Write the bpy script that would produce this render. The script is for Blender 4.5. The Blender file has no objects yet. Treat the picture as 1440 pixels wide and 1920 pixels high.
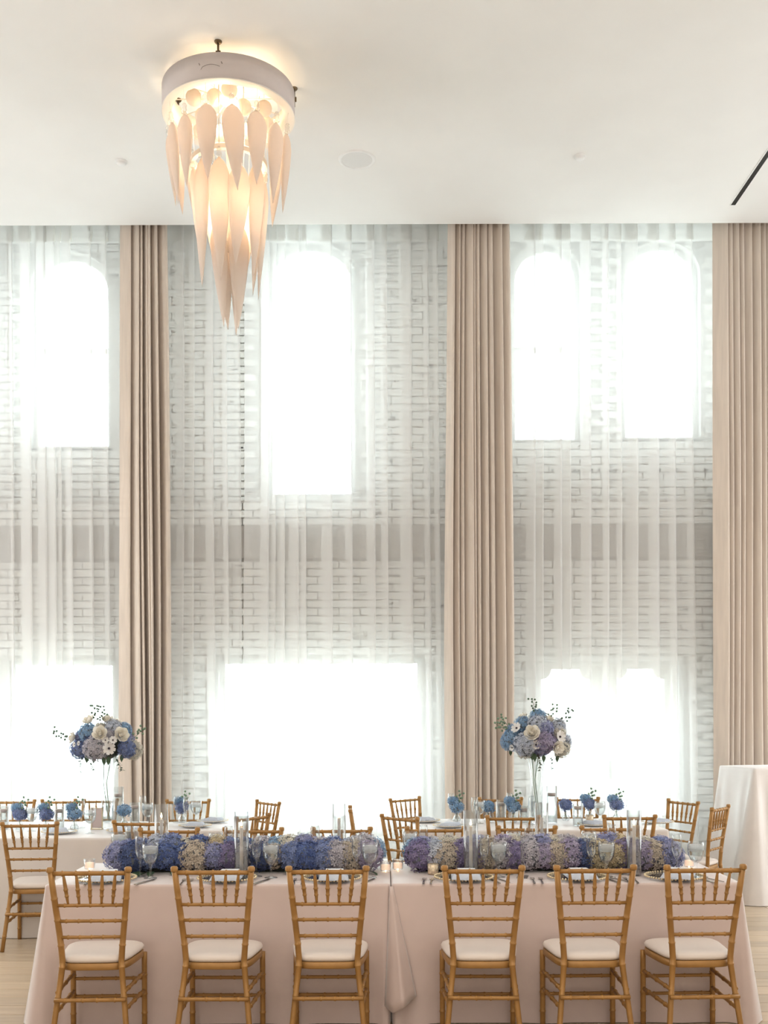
import bpy, math, random
from mathutils import Vector, Matrix
PI = math.pi
SC = bpy.context.scene
COL = SC.collection

# ------------------------------------------------------------------ camera, world, lights, exposure
CEIL_H = 6.57
F, YH, EYE = 2000.0, 1345.0, 1.67          # focal length and horizon in pixels of the 1440x1920 frame, eye height
cam_d = bpy.data.cameras.new('camera'); cam = bpy.data.objects.new('camera', cam_d); COL.objects.link(cam)
cam_d.sensor_fit = 'AUTO'; cam_d.sensor_width = 36.0
cam_d.lens = F / 1920 * 36.0
cam_d.shift_y = (YH - 960) / 1920
cam_d.clip_end = 500
cam.location = (0, 0, EYE)
cam.rotation_euler = (Matrix.Rotation(PI / 2, 4, 'X') @ Matrix.Rotation(math.radians(-0.2), 4, 'Z')).to_euler()
SC.camera = cam

world = bpy.data.worlds.new('world'); SC.world = world; world.use_nodes = True
wn = world.node_tree.nodes; wl = world.node_tree.links
bg = wn['Background']; bg.inputs['Color'].default_value = (0.86, 0.965, 1.0, 1); bg.inputs['Strength'].default_value = 7.5

def area(name, loc, rot, sx, sy, power, col):
    l = bpy.data.lights.new(name, 'AREA'); l.shape = 'RECTANGLE'; l.size = sx; l.size_y = sy
    l.energy = power; l.color = col
    o = bpy.data.objects.new(name, l); COL.objects.link(o); o.location = loc; o.rotation_euler = rot
    return o
# soft area lights added out of view to brighten the hall; no fixtures modelled
area('rear_fill', (0, -4.8, 3.8), (math.radians(125), 0, 0), 11, 4.6, 205, (1.0, 0.92, 0.84))  # unseen warm fill added behind the camera, tilted up towards the ceiling
area('overhead_fill', (0, 0.8, CEIL_H-0.08), (0, 0, 0), 9, 6.5, 185, (1.0, 0.90, 0.80))  # overhead fill added to brighten table tops more than cloth fronts
area('side_fill', (-6.7, 8.4, 2.9), (math.radians(90), 0, math.radians(-90)), 4.2, 4.2, 112, (0.97, 0.99, 1.0))  # side fill added near the curtains to lift ceiling, drapes and table tops
area('side_fill', (6.7, 8.4, 2.9), (math.radians(90), 0, math.radians(90)), 4.2, 4.2, 112, (0.97, 0.99, 1.0))  # matching added fill on the right

SC.view_settings.view_transform = 'Standard'; SC.view_settings.look = 'None'
SC.view_settings.gamma = 1.0; SC.view_settings.use_curve_mapping = False
SC.view_settings.exposure = 0.62
cy = SC.cycles
cy.use_denoising = True
cy.max_bounces = 6; cy.diffuse_bounces = 3; cy.glossy_bounces = 3; cy.transmission_bounces = 4
cy.transparent_max_bounces = 14; cy.caustics_reflective = False; cy.caustics_refractive = False
cy.sample_clamp_indirect = 6.0
cy.use_adaptive_sampling = True; cy.adaptive_threshold = 0.1; cy.adaptive_min_samples = 16

# ------------------------------------------------------------------ pixel <-> place
def X(px, d): return (px - 720) * d / F
def Z(py, d): return EYE - (py - YH) * d / F
def onz(px, py, z=0.762):                    # the point of the horizontal plane z seen at a pixel
    d = F * (EYE - z) / (py - YH)
    if d > 7: d = min(d, 9.26 if px < 500 else 9.46)    # keep things on the rear tables
    return Vector((X(px, d), d, z))

# ------------------------------------------------------------------ mesh helpers
class MB:
    def __init__(s): s.v = []; s.f = []; s.m = []; s.sm = []
    def add(s, vs, fs, mi=0, smooth=True):
        o = len(s.v); s.v += [tuple(p) for p in vs]
        s.f += [tuple(i + o for i in f) for f in fs]
        s.m += [mi] * len(fs); s.sm += [smooth] * len(fs)
        return s
    def box(s, x0, x1, y0, y1, z0, z1, mi=0):
        v = [(x, y, z) for z in (z0, z1) for y in (y0, y1) for x in (x0, x1)]
        f = [(0, 2, 3, 1), (4, 5, 7, 6), (0, 1, 5, 4), (2, 6, 7, 3), (0, 4, 6, 2), (1, 3, 7, 5)]
        return s.add(v, f, mi, False)
    def bbox(s, x0, x1, y0, y1, z0, z1, b=0.003, mi=0):      # box with chamfered vertical and top edges
        ring = lambda i, z: [(x0+i+b, y0+i, z), (x1-i-b, y0+i, z), (x1-i, y0+i+b, z), (x1-i, y1-i-b, z), (x1-i-b, y1-i, z), (x0+i+b, y1-i, z), (x0+i, y1-i-b, z), (x0+i, y0+i+b, z)]
        v = ring(b, z0) + ring(0, z0+b) + ring(0, z1-b) + ring(b, z1)
        f = []
        for k in range(3):
            for i in range(8):
                j = (i+1) % 8; f.append((k*8+i, k*8+j, k*8+8+j, k*8+8+i))
        f += [tuple(range(7, -1, -1)), tuple(range(24, 32))]
        return s.add(v, f, mi, False)
    def tube(s, path, rad, n=10, mi=0, caps=True):
        path = [Vector(p) for p in path]; m = len(path)
        if not hasattr(rad, '__len__'): rad = [rad] * m
        vs = []; up = None
        for i, p in enumerate(path):
            t = (path[min(i+1, m-1)] - path[max(i-1, 0)])
            t = t.normalized() if t.length > 1e-9 else Vector((0, 0, 1))
            if up is None:
                up = t.orthogonal().normalized()
            up = (up - t * up.dot(t)).normalized(); b = t.cross(up)
            for k in range(n):
                a = 2 * PI * k / n
                vs.append(p + (up * math.cos(a) + b * math.sin(a)) * rad[i])
        fs = [(i*n+k, i*n+(k+1) % n, (i+1)*n+(k+1) % n, (i+1)*n+k) for i in range(m-1) for k in range(n)]
        if caps: fs += [tuple(range(n-1, -1, -1)), tuple((m-1)*n+k for k in range(n))]
        return s.add(vs, fs, mi, True)
    def lathe(s, prof, n=20, mi=0, c=(0, 0, 0), sy=1.0):
        vs = []; fs = []; idx = []
        for (r, z) in prof:
            if r < 1e-6:
                idx.append([len(vs)]); vs.append((c[0], c[1], c[2]+z))
            else:
                idx.append(list(range(len(vs), len(vs)+n)))
                vs += [(c[0]+r*math.cos(2*PI*k/n), c[1]+sy*r*math.sin(2*PI*k/n), c[2]+z) for k in range(n)]
        for a, b in zip(idx, idx[1:]):
            for k in range(n):
                q = [a[k % len(a)], a[(k+1) % len(a)], b[(k+1) % len(b)], b[k % len(b)]]
                q = list(dict.fromkeys(q))
                if len(q) > 2: fs.append(tuple(q))
        return s.add(vs, fs, mi, True)
    def ball(s, c, r, n=10, mi=0, sz=1.0):
        prof = [(r*math.sin(PI*i/(n//2+2)), -sz*r*math.cos(PI*i/(n//2+2))) for i in range(n//2+3)]
        prof[0] = (0, -sz*r); prof[-1] = (0, sz*r)
        return s.lathe(prof, n, mi, c)
    def mesh(s, name, *mats):
        me = bpy.data.meshes.new(name); me.from_pydata(s.v, [], s.f)
        for m in mats: me.materials.append(m)
        me.polygons.foreach_set('material_index', s.m); me.polygons.foreach_set('use_smooth', s.sm)
        me.update(); return me

def catmull(pts, k=5):
    pts = [Vector(p) for p in pts]; out = []
    for i in range(len(pts)-1):
        p0, p1, p2, p3 = pts[max(i-1, 0)], pts[i], pts[i+1], pts[min(i+2, len(pts)-1)]
        for j in range(k):
            t = j / k
            out.append(0.5*((2*p1)+(p2-p0)*t+(2*p0-5*p1+4*p2-p3)*t*t+(3*p1-p0-3*p2+p3)*t**3))
    out.append(pts[-1]); return out

def outline_mesh(name, outer, holes, y0, y1, mat):
    """a vertical slab in the x/z plane from y0 to y1 with holes cut through"""
    cu = bpy.data.curves.new('tmp', 'CURVE'); cu.dimensions = '2D'; cu.fill_mode = 'BOTH'; cu.extrude = (y1-y0)/2
    for poly in [outer] + holes:
        sp = cu.splines.new('POLY'); sp.points.add(len(poly)-1); sp.use_cyclic_u = True
        for p, (x, z) in zip(sp.points, poly): p.co = (x, z, 0, 1)
    ob = bpy.data.objects.new('tmp', cu); COL.objects.link(ob)
    dg = bpy.context.evaluated_depsgraph_get(); dg.update()
    me = bpy.data.meshes.new_from_object(ob.evaluated_get(dg)); me.name = name
    me.transform(Matrix.Translation((0, (y0+y1)/2, 0)) @ Matrix.Rotation(PI/2, 4, 'X'))
    bpy.data.objects.remove(ob); bpy.data.curves.remove(cu)
    me.materials.clear(); me.materials.append(mat)
    for p in me.polygons: p.use_smooth = False
    return me

# ------------------------------------------------------------------ objects
def link(name, me, parent=None, loc=None, rz=0, mat=None):
    o = bpy.data.objects.new(name, me); COL.objects.link(o)
    if parent: o.parent = parent
    if loc is not None: o.location = loc
    if rz: o.rotation_euler[2] = rz
    if mat is not None:
        o.material_slots[0].link = 'OBJECT'; o.material_slots[0].material = mat
    return o
def tag(o, label, cat, group=None, kind=None):
    if label: o['label'] = label
    if cat: o['category'] = cat
    if group: o['group'] = group
    if kind: o['kind'] = kind
    return o
def thing(name, label, cat, loc=(0, 0, 0), rz=0, group=None):
    o = link(name, None, None, loc, rz); o.empty_display_size = 0.05
    return tag(o, label, cat, group)
def spawn(parts, name, label, cat, loc, rz=0, group=None, scale=None):
    """a thing from a list of (part name, mesh, [sub-parts]); meshes are shared between alike things"""
    if len(parts) == 1 and not parts[0][2]:
        t = tag(link(name, parts[0][1], None, loc, rz), label, cat, group)
    else:
        t = thing(name, label, cat, loc, rz, group)
        for (pn, me, sub) in parts:
            p = link(pn, me, t)
            for (sn, sme) in sub: link(sn, sme, p)
    if scale: t.scale = scale
    return t
ORD = ['first', 'second', 'third', 'fourth', 'fifth', 'sixth', 'seventh']

# ------------------------------------------------------------------ materials
def newmat(name):
    m = bpy.data.materials.new(name); m.use_nodes = True
    return m, m.node_tree.nodes, m.node_tree.links, m.node_tree.nodes['Principled BSDF']
def noise_col(n, l, c0, c1, scale, coord='Object', detail=2, stretch=None, rough=0.6):
    tc = n.new('ShaderNodeTexCoord'); no = n.new('ShaderNodeTexNoise'); no.inputs['Scale'].default_value = scale
    no.inputs['Detail'].default_value = detail; no.inputs['Roughness'].default_value = rough
    src = tc.outputs[coord]
    if stretch:
        mp = n.new('ShaderNodeMapping'); mp.inputs['Scale'].default_value = stretch
        l.new(src, mp.inputs['Vector']); src = mp.outputs['Vector']
    l.new(src, no.inputs['Vector'])
    r = n.new('ShaderNodeValToRGB'); r.color_ramp.elements[0].position = 0.3; r.color_ramp.elements[1].position = 0.7
    r.color_ramp.elements[0].color = (*c0, 1); r.color_ramp.elements[1].color = (*c1, 1)
    l.new(no.outputs['Fac'], r.inputs['Fac'])
    return r.outputs['Color'], no.outputs['Fac']
def solid(name, c, rough=0.6, metal=0.0, var=0.08, scale=6, bump=0.0, stretch=None, spec=0.5, sheen=0.0, bscale=None, sss=0.0):
    m, n, l, p = newmat(name)
    c0 = tuple(max(0, x*(1-var)) for x in c); c1 = tuple(min(1, x*(1+var)) for x in c)
    col, fac = noise_col(n, l, c0, c1, scale, stretch=stretch)
    l.new(col, p.inputs['Base Color']); p.inputs['Roughness'].default_value = rough; p.inputs['Metallic'].default_value = metal
    p.inputs['Specular IOR Level'].default_value = spec
    if sheen: p.inputs['Sheen Weight'].default_value = sheen
    if sss:
        p.inputs['Subsurface Weight'].default_value = sss; p.inputs['Subsurface Radius'].default_value = (0.02, 0.015, 0.01)
    if bump:
        _, f2 = noise_col(n, l, c0, c1, bscale or scale*8, stretch=stretch)
        b = n.new('ShaderNodeBump'); b.inputs['Strength'].default_value = bump; b.inputs['Distance'].default_value = 0.01
        l.new(f2, b.inputs['Height']); l.new(b.outputs['Normal'], p.inputs['Normal'])
    return m
def emis(name, c, s):
    m, n, l, p = newmat(name)
    col, _ = noise_col(n, l, tuple(x*0.95 for x in c), c, 5)
    l.new(col, p.inputs['Emission Color']); p.inputs['Emission Strength'].default_value = s; p.inputs['Base Color'].default_value = (*c, 1)
    return m
def thin_glass(name, tint=(0.96, 0.985, 0.98), extra=0.02, rough=0.02):
    """a thin clear wall: straight transmission plus a reflection that grows at grazing angles, alike on both faces"""
    m, n, l, p = newmat(name); n.remove(p)
    out = n['Material Output']; tr = n.new('ShaderNodeBsdfTransparent'); gl = n.new('ShaderNodeBsdfGlossy'); mx = n.new('ShaderNodeMixShader')
    tr.inputs['Color'].default_value = (*tint, 1); gl.inputs['Roughness'].default_value = rough
    g = n.new('ShaderNodeNewGeometry'); dt = n.new('ShaderNodeVectorMath'); dt.operation = 'DOT_PRODUCT'
    l.new(g.outputs['Incoming'], dt.inputs[0]); l.new(g.outputs['Normal'], dt.inputs[1])
    def mth(op, a, b, clamp=False):
        q = n.new('ShaderNodeMath'); q.operation = op; q.use_clamp = clamp
        for i, v in enumerate((a, b)):
            if v is None: continue
            if isinstance(v, (int, float)): q.inputs[i].default_value = v
            else: l.new(v, q.inputs[i])
        return q.outputs[0]
    f = mth('POWER', mth('SUBTRACT', 1.0, mth('ABSOLUTE', dt.outputs['Value'], None)), 2.2)
    f = mth('ADD', mth('MULTIPLY', f, 0.85), 0.04+extra, True)
    l.new(f, mx.inputs['Fac'])
    l.new(tr.outputs[0], mx.inputs[1]); l.new(gl.outputs[0], mx.inputs[2]); l.new(mx.outputs[0], out.inputs['Surface'])
    return m
def cloth_thin(name, c, opacity, transl, stretch=(60, 60, 2), var=0.05):
    """woven cloth: open weave lets light straight through, threads reflect and pass light diffusely"""
    m, n, l, p = newmat(name); n.remove(p); out = n['Material Output']
    df = n.new('ShaderNodeBsdfDiffuse'); tl = n.new('ShaderNodeBsdfTranslucent'); m1 = n.new('ShaderNodeMixShader')
    df.inputs['Color'].default_value = (*c, 1); tl.inputs['Color'].default_value = (*c, 1); m1.inputs['Fac'].default_value = transl
    l.new(df.outputs[0], m1.inputs[1]); l.new(tl.outputs[0], m1.inputs[2])
    if opacity >= 1:
        l.new(m1.outputs[0], out.inputs['Surface'])
    else:
        tr = n.new('ShaderNodeBsdfTransparent'); m2 = n.new('ShaderNodeMixShader'); m2.inputs['Fac'].default_value = opacity
        l.new(tr.outputs[0], m2.inputs[1]); l.new(m1.outputs[0], m2.inputs[2]); l.new(m2.outputs[0], out.inputs['Surface'])
    return m
def petal_mat(name, c, c2):
    gy = lambda q: tuple(0.80*x+0.20*(sum(q)/3)+0.02 for x in q)
    if 'cream' not in name and 'white' not in name: c, c2 = gy(c), gy(c2)
    m, n, l, p = newmat(name)
    g = n.new('ShaderNodeNewGeometry'); mx = n.new('ShaderNodeMix'); mx.data_type = 'RGBA'
    l.new(g.outputs['Random Per Island'], mx.inputs['Factor'])
    mx.inputs[6].default_value = (*c, 1); mx.inputs[7].default_value = (*c2, 1)
    tl = n.new('ShaderNodeBsdfTranslucent'); ms = n.new('ShaderNodeMixShader'); ms.inputs['Fac'].default_value = 0.3
    l.new(mx.outputs[2], p.inputs['Base Color']); l.new(mx.outputs[2], tl.inputs['Color'])
    p.inputs['Roughness'].default_value = 0.7; p.inputs['Specular IOR Level'].default_value = 0.2
    l.new(p.outputs[0], ms.inputs[1]); l.new(tl.outputs[0], ms.inputs[2]); l.new(ms.outputs[0], n['Material Output'].inputs['Surface'])
    return m
def floor_mat(name):
    m, n, l, p = newmat(name)
    col, fac = noise_col(n, l, (0.50, 0.38, 0.26), (0.66, 0.53, 0.38), 2.2, stretch=(1, 14, 1), detail=6)
    oi = n.new('ShaderNodeObjectInfo'); hs = n.new('ShaderNodeHueSaturation')
    mr = n.new('ShaderNodeMapRange'); mr.inputs['To Min'].default_value = 0.82; mr.inputs['To Max'].default_value = 1.12
    l.new(oi.outputs['Random'], mr.inputs['Value']); l.new(mr.outputs[0], hs.inputs['Value']); l.new(col, hs.inputs['Color'])
    l.new(hs.outputs['Color'], p.inputs['Base Color']); p.inputs['Roughness'].default_value = 0.32
    return m

M = {}
M['ceiling'] = solid('ceiling_paint', (0.88, 0.875, 0.855), 0.9, var=0.015, scale=1.5, bump=0.02, bscale=60)
M['wall'] = solid('wall_paint', (0.80, 0.79, 0.76), 0.9, var=0.02, scale=2)
M['brick'] = solid('whitewashed_brick', (0.80, 0.79, 0.76), 0.9, var=0.10, scale=5, bump=0.4, bscale=40)
M['mortar'] = solid('old_mortar', (0.52, 0.50, 0.465), 0.95, var=0.15, scale=9, bump=0.4, bscale=50)
M['plaster'] = solid('plaster_band', (0.41, 0.38, 0.35), 0.9, var=0.06, scale=4, bump=0.2, bscale=30)
M['hole'] = solid('dark_gap', (0.08, 0.075, 0.07), 0.95)
M['winframe'] = solid('window_frame_paint', (0.82, 0.82, 0.80), 0.5, var=0.03)
M['doorpanel'] = solid('door_paint', (0.74, 0.71, 0.66), 0.6, var=0.03)
M['pane'] = thin_glass('window_pane_glass', (0.97, 0.99, 0.99), 0.0)
M['pave'] = solid('exterior_paving', (0.62, 0.61, 0.58), 0.9, var=0.08, scale=0.5)
M['floor'] = floor_mat('pale_oak')
M['joint'] = solid('floor_joint', (0.20, 0.15, 0.10), 0.9)
M['sheer'] = cloth_thin('sheer_voile', (0.97, 0.97, 0.955), 0.50, 0.37)
M['heading'] = cloth_thin('sheer_heading', (0.93, 0.92, 0.88), 0.50, 0.5)
M['drape'] = solid('linen_drape', (0.74, 0.645, 0.56), 0.95, var=0.07, scale=3, bump=0.12, bscale=400, stretch=(8, 8, 0.6), spec=0.1, sheen=0.2)
M['track'] = solid('curtain_track_metal', (0.75, 0.75, 0.74), 0.4, 0.3)
M['blush'] = solid('blush_linen', (0.66, 0.525, 0.485), 0.42, var=0.03, scale=5, bump=0.04, bscale=500, spec=0.9, sheen=0.8)
M['ivory'] = solid('ivory_linen', (0.76, 0.705, 0.67), 0.42, var=0.03, scale=5, bump=0.04, bscale=500, spec=0.9, sheen=0.8)
M['gold'] = solid('gold_lacquer', (0.37, 0.19, 0.052), 0.42, 0.25, var=0.10, scale=10, spec=0.6)
M['cushion'] = solid('ivory_vinyl', (0.79, 0.705, 0.645), 0.5, var=0.02, scale=6, spec=0.4)
M['drum'] = solid('chandelier_drum_enamel', (0.70, 0.625, 0.60), 0.55, var=0.02)
M['rim'] = solid('drum_rim_enamel', (0.90, 0.86, 0.80), 0.5, var=0.02)
M['scratch'] = solid('scratch_line', (0.30, 0.24, 0.22), 0.8)
M['bronze'] = solid('aged_bronze', (0.16, 0.11, 0.06), 0.4, 0.7)
M['frost'] = cloth_thin('frosted_glass', (0.92, 0.83, 0.755), 1.0, 0.42, stretch=(1, 1, 1), var=0.03)
M['globe'] = cloth_thin('opal_glass', (0.90, 0.82, 0.73), 1.0, 0.35, stretch=(1, 1, 1), var=0.02)
M['crystal'] = thin_glass('crystal_glass', (0.95, 0.95, 0.94), 0.12, 0.05)
M['bulb'] = emis('lit_bulb', (1.0, 0.86, 0.66), 9)
M['plastic'] = solid('white_plastic', (0.88, 0.88, 0.87), 0.5, var=0.02)
M['grille'] = solid('speaker_grille', (0.78, 0.78, 0.77), 0.7, var=0.04, scale=400)
M['black'] = solid('black_slot', (0.012, 0.011, 0.010), 0.6)
M['glass'] = thin_glass('clear_glass', (0.985, 0.995, 0.995), 0.02)
M['water'] = thin_glass('clear_water', (0.955, 0.98, 0.985), 0.03)
M['ice'] = cloth_thin('crushed_ice', (0.96, 0.98, 1.0), 0.55, 0.5, stretch=(30, 30, 30))
M['wax'] = solid('ivory_wax', (0.92, 0.84, 0.78), 0.5, var=0.02, sss=0.4)
M['pinkwax'] = solid('blush_wax', (0.93, 0.77, 0.69), 0.5, var=0.02, sss=0.4)
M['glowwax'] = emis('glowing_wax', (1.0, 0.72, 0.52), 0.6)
M['flame'] = emis('candle_flame', (1.0, 0.72, 0.38), 14)
M['napkin'] = solid('dusty_blue_linen', (0.58, 0.62, 0.70), 0.9, var=0.05, scale=8, bump=0.1, bscale=500, spec=0.15)
M['card'] = solid('menu_card_paper', (0.86, 0.88, 0.90), 0.7, var=0.01)
M['charger'] = thin_glass('charger_glass', (0.90, 0.94, 0.95), 0.06, 0.05)
M['goldbead'] = solid('gold_bead', (0.80, 0.66, 0.44), 0.35, 0.6)
M['porcelain'] = solid('porcelain', (0.82, 0.84, 0.86), 0.25, var=0.01)
M['steel'] = solid('polished_cutlery', (0.46, 0.42, 0.37), 0.22, 1.0, var=0.05)
M['goldglass'] = solid('mercury_glass', (0.70, 0.58, 0.42), 0.3, 0.5, var=0.25, scale=60)
M['leaf'] = solid('leaf_green', (0.06, 0.11, 0.06), 0.6, var=0.25, scale=20)
M['palegreen'] = solid('pale_stem_green', (0.20, 0.30, 0.20), 0.6, var=0.2, scale=20)
M['core'] = solid('flower_core', (0.22, 0.24, 0.26), 0.9)
M['darkcore'] = solid('anemone_centre', (0.03, 0.02, 0.03), 0.7)
M['moss'] = solid('floral_foam_moss', (0.035, 0.045, 0.035), 0.95, var=0.3, scale=40, bump=0.5)
M['cream'] = petal_mat('cream_petal', (0.92, 0.86, 0.74), (0.97, 0.94, 0.87))
M['white'] = petal_mat('white_petal', (0.92, 0.88, 0.84), (0.97, 0.95, 0.92))
HYD = dict(
    cobalt=petal_mat('cobalt_petal', (0.045, 0.10, 0.34), (0.13, 0.22, 0.52)),
    navy=petal_mat('navy_petal', (0.035, 0.07, 0.22), (0.10, 0.16, 0.38)),
    blue=petal_mat('blue_petal', (0.12, 0.20, 0.48), (0.26, 0.34, 0.62)),
    peri=petal_mat('periwinkle_petal', (0.22, 0.25, 0.52), (0.42, 0.44, 0.68)),
    lilac=petal_mat('lilac_petal', (0.33, 0.27, 0.46), (0.52, 0.46, 0.64)),
    violet=petal_mat('violet_petal', (0.19, 0.15, 0.36), (0.34, 0.28, 0.50)),
    sky=petal_mat('sky_petal', (0.14, 0.34, 0.60), (0.34, 0.54, 0.76)),
    pale=petal_mat('pale_blue_petal', (0.46, 0.52, 0.66), (0.66, 0.70, 0.78)),
    grey=petal_mat('grey_lavender_petal', (0.46, 0.44, 0.52), (0.64, 0.60, 0.64)),
    tan=petal_mat('antique_petal', (0.52, 0.43, 0.33), (0.70, 0.60, 0.47)),
    straw=petal_mat('straw_petal', (0.60, 0.47, 0.25), (0.76, 0.64, 0.40)),
    ivory=petal_mat('ivory_petal', (0.66, 0.62, 0.50), (0.82, 0.77, 0.66)))

# ------------------------------------------------------------------ the room shell
CEIL = CEIL_H; DC = 10.60                        # ceiling height, depth of the ceiling's edge before the curtains
DL, DU = 11.30, 11.55                          # lower (thicker) and upper brick wall faces
LEDGE, BAND0, WTOP = 3.93, 3.35, 7.25
def struct(name, me, parent=None, label=None):
    o = link(name, me, parent)
    if not parent: tag(o, label, None, None, 'structure')
    return o
RX = 6.8
struct('ceiling', MB().box(-RX, RX, -5, DC, CEIL, CEIL+0.2).mesh('ceiling', M['ceiling']), label='smooth off-white ceiling of the tall hall')
struct('trim_1', MB().box(-RX, RX, DC-0.02, 12.0, WTOP, WTOP+0.1).box(-RX, RX, DC-0.02, DC, CEIL+0.2, WTOP).mesh('curtain_pocket', M['ceiling']), label='recessed curtain pocket above the ceiling edge')
struct('wall_left', MB().box(-RX-0.2, -RX, -5, 11.9, 0, WTOP).mesh('wall_left', M['wall']), label='plain pale side wall out to the left')
struct('wall_right', MB().box(RX, RX+0.2, -5, 11.9, 0, WTOP).mesh('wall_right', M['wall']), label='plain pale side wall out to the right')
struct('wall_rear', MB().box(-RX, RX, -5.2, -5, 0, CEIL).mesh('wall_rear', M['wall']), label='plain pale wall behind the viewer')

# floor: joint bed, single planks where the photo shows them, the rest joined
fl = struct('floor', MB().box(-RX, RX, -5, DU, -0.05, -0.004).mesh('floor_bed', M['joint']), label='pale oak plank floor under the dining tables')
rng = random.Random(3)
PW, PL = 0.19, 1.7
plank_me = MB().bbox(0, PL-0.005, 0, PW-0.005, -0.004, 0.0, 0.0012).mesh('plank', M['floor'])
rest = MB()
row = 0; yy = -5.0
while yy < DU-0.1:
    xs = -RX - rng.random()*PL
    while xs < RX:
        a, b = max(xs, -RX), min(xs+PL, RX)
        near = 4.6 < yy < 9.6 and 1.3 < max(abs(a), abs(b)) and min(abs(a), abs(b)) < 4.4 and not (a > -1.75 and b < 1.75)
        if near and b-a > PL-0.01: link('plank', plank_me, fl, (xs, yy, 0))
        elif b-a > 0.02: rest.bbox(a, b-0.005, yy, yy+PW-0.005, -0.004, 0.0, 0.0012)
        xs += PL
    yy += PW
tag(link('plank_field', rest.mesh('plank_field', M['floor']), fl), None, None, None, 'stuff')

# window openings as outlines in x/z
def arch(x0, x1, z0, ztop, rise=None):
    r = (x1-x0)/2; rise = rise or r; zs = ztop-rise; c = (x0+x1)/2
    return [(x0, z0), (x1, z0)] + [(c+r*math.cos(a), zs+rise*math.sin(a)) for a in [PI*i/20 for i in range(21)]]
UW = []
for (a, b, top, bot) in ((60, 208, 470, 838), (502, 668, 452, 930), (962, 1092, 455, 828), (1171, 1316, 453, 825)):
    UW.append((X(a, DU), X(b, DU), Z(bot, DU), Z(top, DU)))
UWX = [(-5.9, -5.05, UW[0][2], UW[0][3]), (4.4, 5.25, UW[2][2], UW[2][3])]
ALLU = UW + UWX
LW = []
for (a, b, top, bot) in ((14, 214, 1236, 1540), (410, 792, 1234, 1540), (1000, 1284, 1230, 1540)):
    LW.append((X(a, DL), X(b, DL), Z(bot, DL), Z(top, DL)))
LWX = [(-6.3, -4.6, LW[0][2], LW[0][3]), (4.3, 6.0, LW[0][2], LW[0][3])]
ALLL = LW + LWX
wall = struct('wall_back', outline_mesh('upper_wall', [(-RX, LEDGE-0.3), (RX, LEDGE-0.3), (RX, WTOP), (-RX, WTOP)], [arch(a, b, c, d, 0.36) for a, b, c, d in ALLU], DU, DU+0.28, M['mortar']), label='whitewashed old brick wall with tall windows behind the sheers')
link('lower_wall', outline_mesh('lower_wall', [(-RX, 0), (RX, 0), (RX, LEDGE), (-RX, LEDGE)], [[(a, c), (b, c), (b, d), (a, d)] for a, b, c, d in ALLL], DL, DU+0.02, M['mortar']), wall)
link('string_course', MB().bbox(-RX, RX, DL-0.05, DL, BAND0, LEDGE-0.23, 0.01).mesh('string_course', M['plaster']), wall)
link('coping', MB().bbox(-RX, RX, DL-0.03, DU, LEDGE, LEDGE+0.04, 0.008).mesh('coping', M['plaster']), wall)

# bricks: the ones the photo lets through singly, the others joined
BW, BH, BD = 0.215, 0.072, 0.022
def inside(x, z, wins, arched):
    for a, b, c, d in wins:
        if a-0.02 < x < b+0.02 and c-0.02 < z < d+0.02:
            if not arched: return True
            zs = d-0.36; r = (b-a)/2
            if z < zs or ((x-(a+b)/2)/(r+0.03))**2+((z-zs)/0.39)**2 < 1: return True
    return False
rb = random.Random(8)
brick_me = [MB().bbox(-BW/2, BW/2, -BD, 0, -BH/2, BH/2, 0.006).mesh('brick', M['brick']) for _ in range(1)]
bst = MB(); nb = 0
def course(z, yface, wins, arched, odd, vis):
    global nb
    x = -RX + (BW+0.011)*(0.5 if odd else 0)
    while x < RX:
        hit = [inside(x+q*BW/2, z, wins, arched) for q in (-1, -0.5, 0, 0.5, 1)]
        if not any(hit):
            pr = rb.uniform(-0.006, 0.004)
            if vis and nb < 300 and vis(x, z):
                o = link('brick', brick_me[0], wall, (x, yface+pr, z)); nb += 1
            elif rb.random() > 0.004:
                bst.bbox(x-BW/2, x+BW/2, yface-BD+pr, yface, z-BH/2, z+BH/2, 0.006)
        x += BW+0.011
z = 0.05; k = 0
while z < BAND0-0.02:
    course(z, DL, ALLL, False, k % 2, None); z += BH+0.011; k += 1
z = LEDGE-0.19
while z < LEDGE-0.02:
    course(z, DL-0.01, [], False, k % 2, lambda x, z: -4.0 < x < 3.8); z += BH+0.011; k += 1
z = LEDGE+0.09
pier0, pier1 = X(668, DU)+0.02, X(845, DU)
while z < WTOP-0.04:
    course(z, DU, ALLU, True, k % 2, lambda x, z: pier0 < x < pier1 or X(320, DU) < x < X(362, DU)); z += BH+0.011; k += 1
tag(link('brick_field', bst.mesh('brick_field', M['brick']), wall), None, None, None, 'stuff')
# open put-log gaps in the old masonry
hg = MB()
rh = random.Random(5)
for (py, px0, px1, n) in ((565, 722, 815, 6), (687, 735, 812, 7), (786, 735, 825, 9), (866, 735, 805, 4), (963, 700, 832, 9), (884, 985, 1330, 18), (446, 785, 812, 3)):
    for i in range(n):
        d = DU if py < 945 else DL
        x = X(rh.uniform(px0, px1), d); zz = Z(py+rh.uniform(-1.5, 1.5), d)
        w = rh.uniform(0.012, 0.034)
        hg.box(x-w/2, x+w/2, d-0.034, d-0.02, zz-0.016, zz+0.016)
for i in range(46):
    x = X(rh.choice([rh.uniform(325, 345), rh.uniform(715, 830), rh.uniform(395, 455), rh.uniform(970, 1320), rh.uniform(20, 215)]), DL); py = rh.uniform(450, 1180)
    if inside(x, Z(py, DU), ALLU, True) or 945 < py < 1060: continue
    d = DU if py < 945 else DL
    w = rh.uniform(0.02, 0.09); hg.box(x-w/2, x+w/2, d-0.032, d-0.02, Z(py, d)-0.007, Z(py, d)+0.007)
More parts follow.
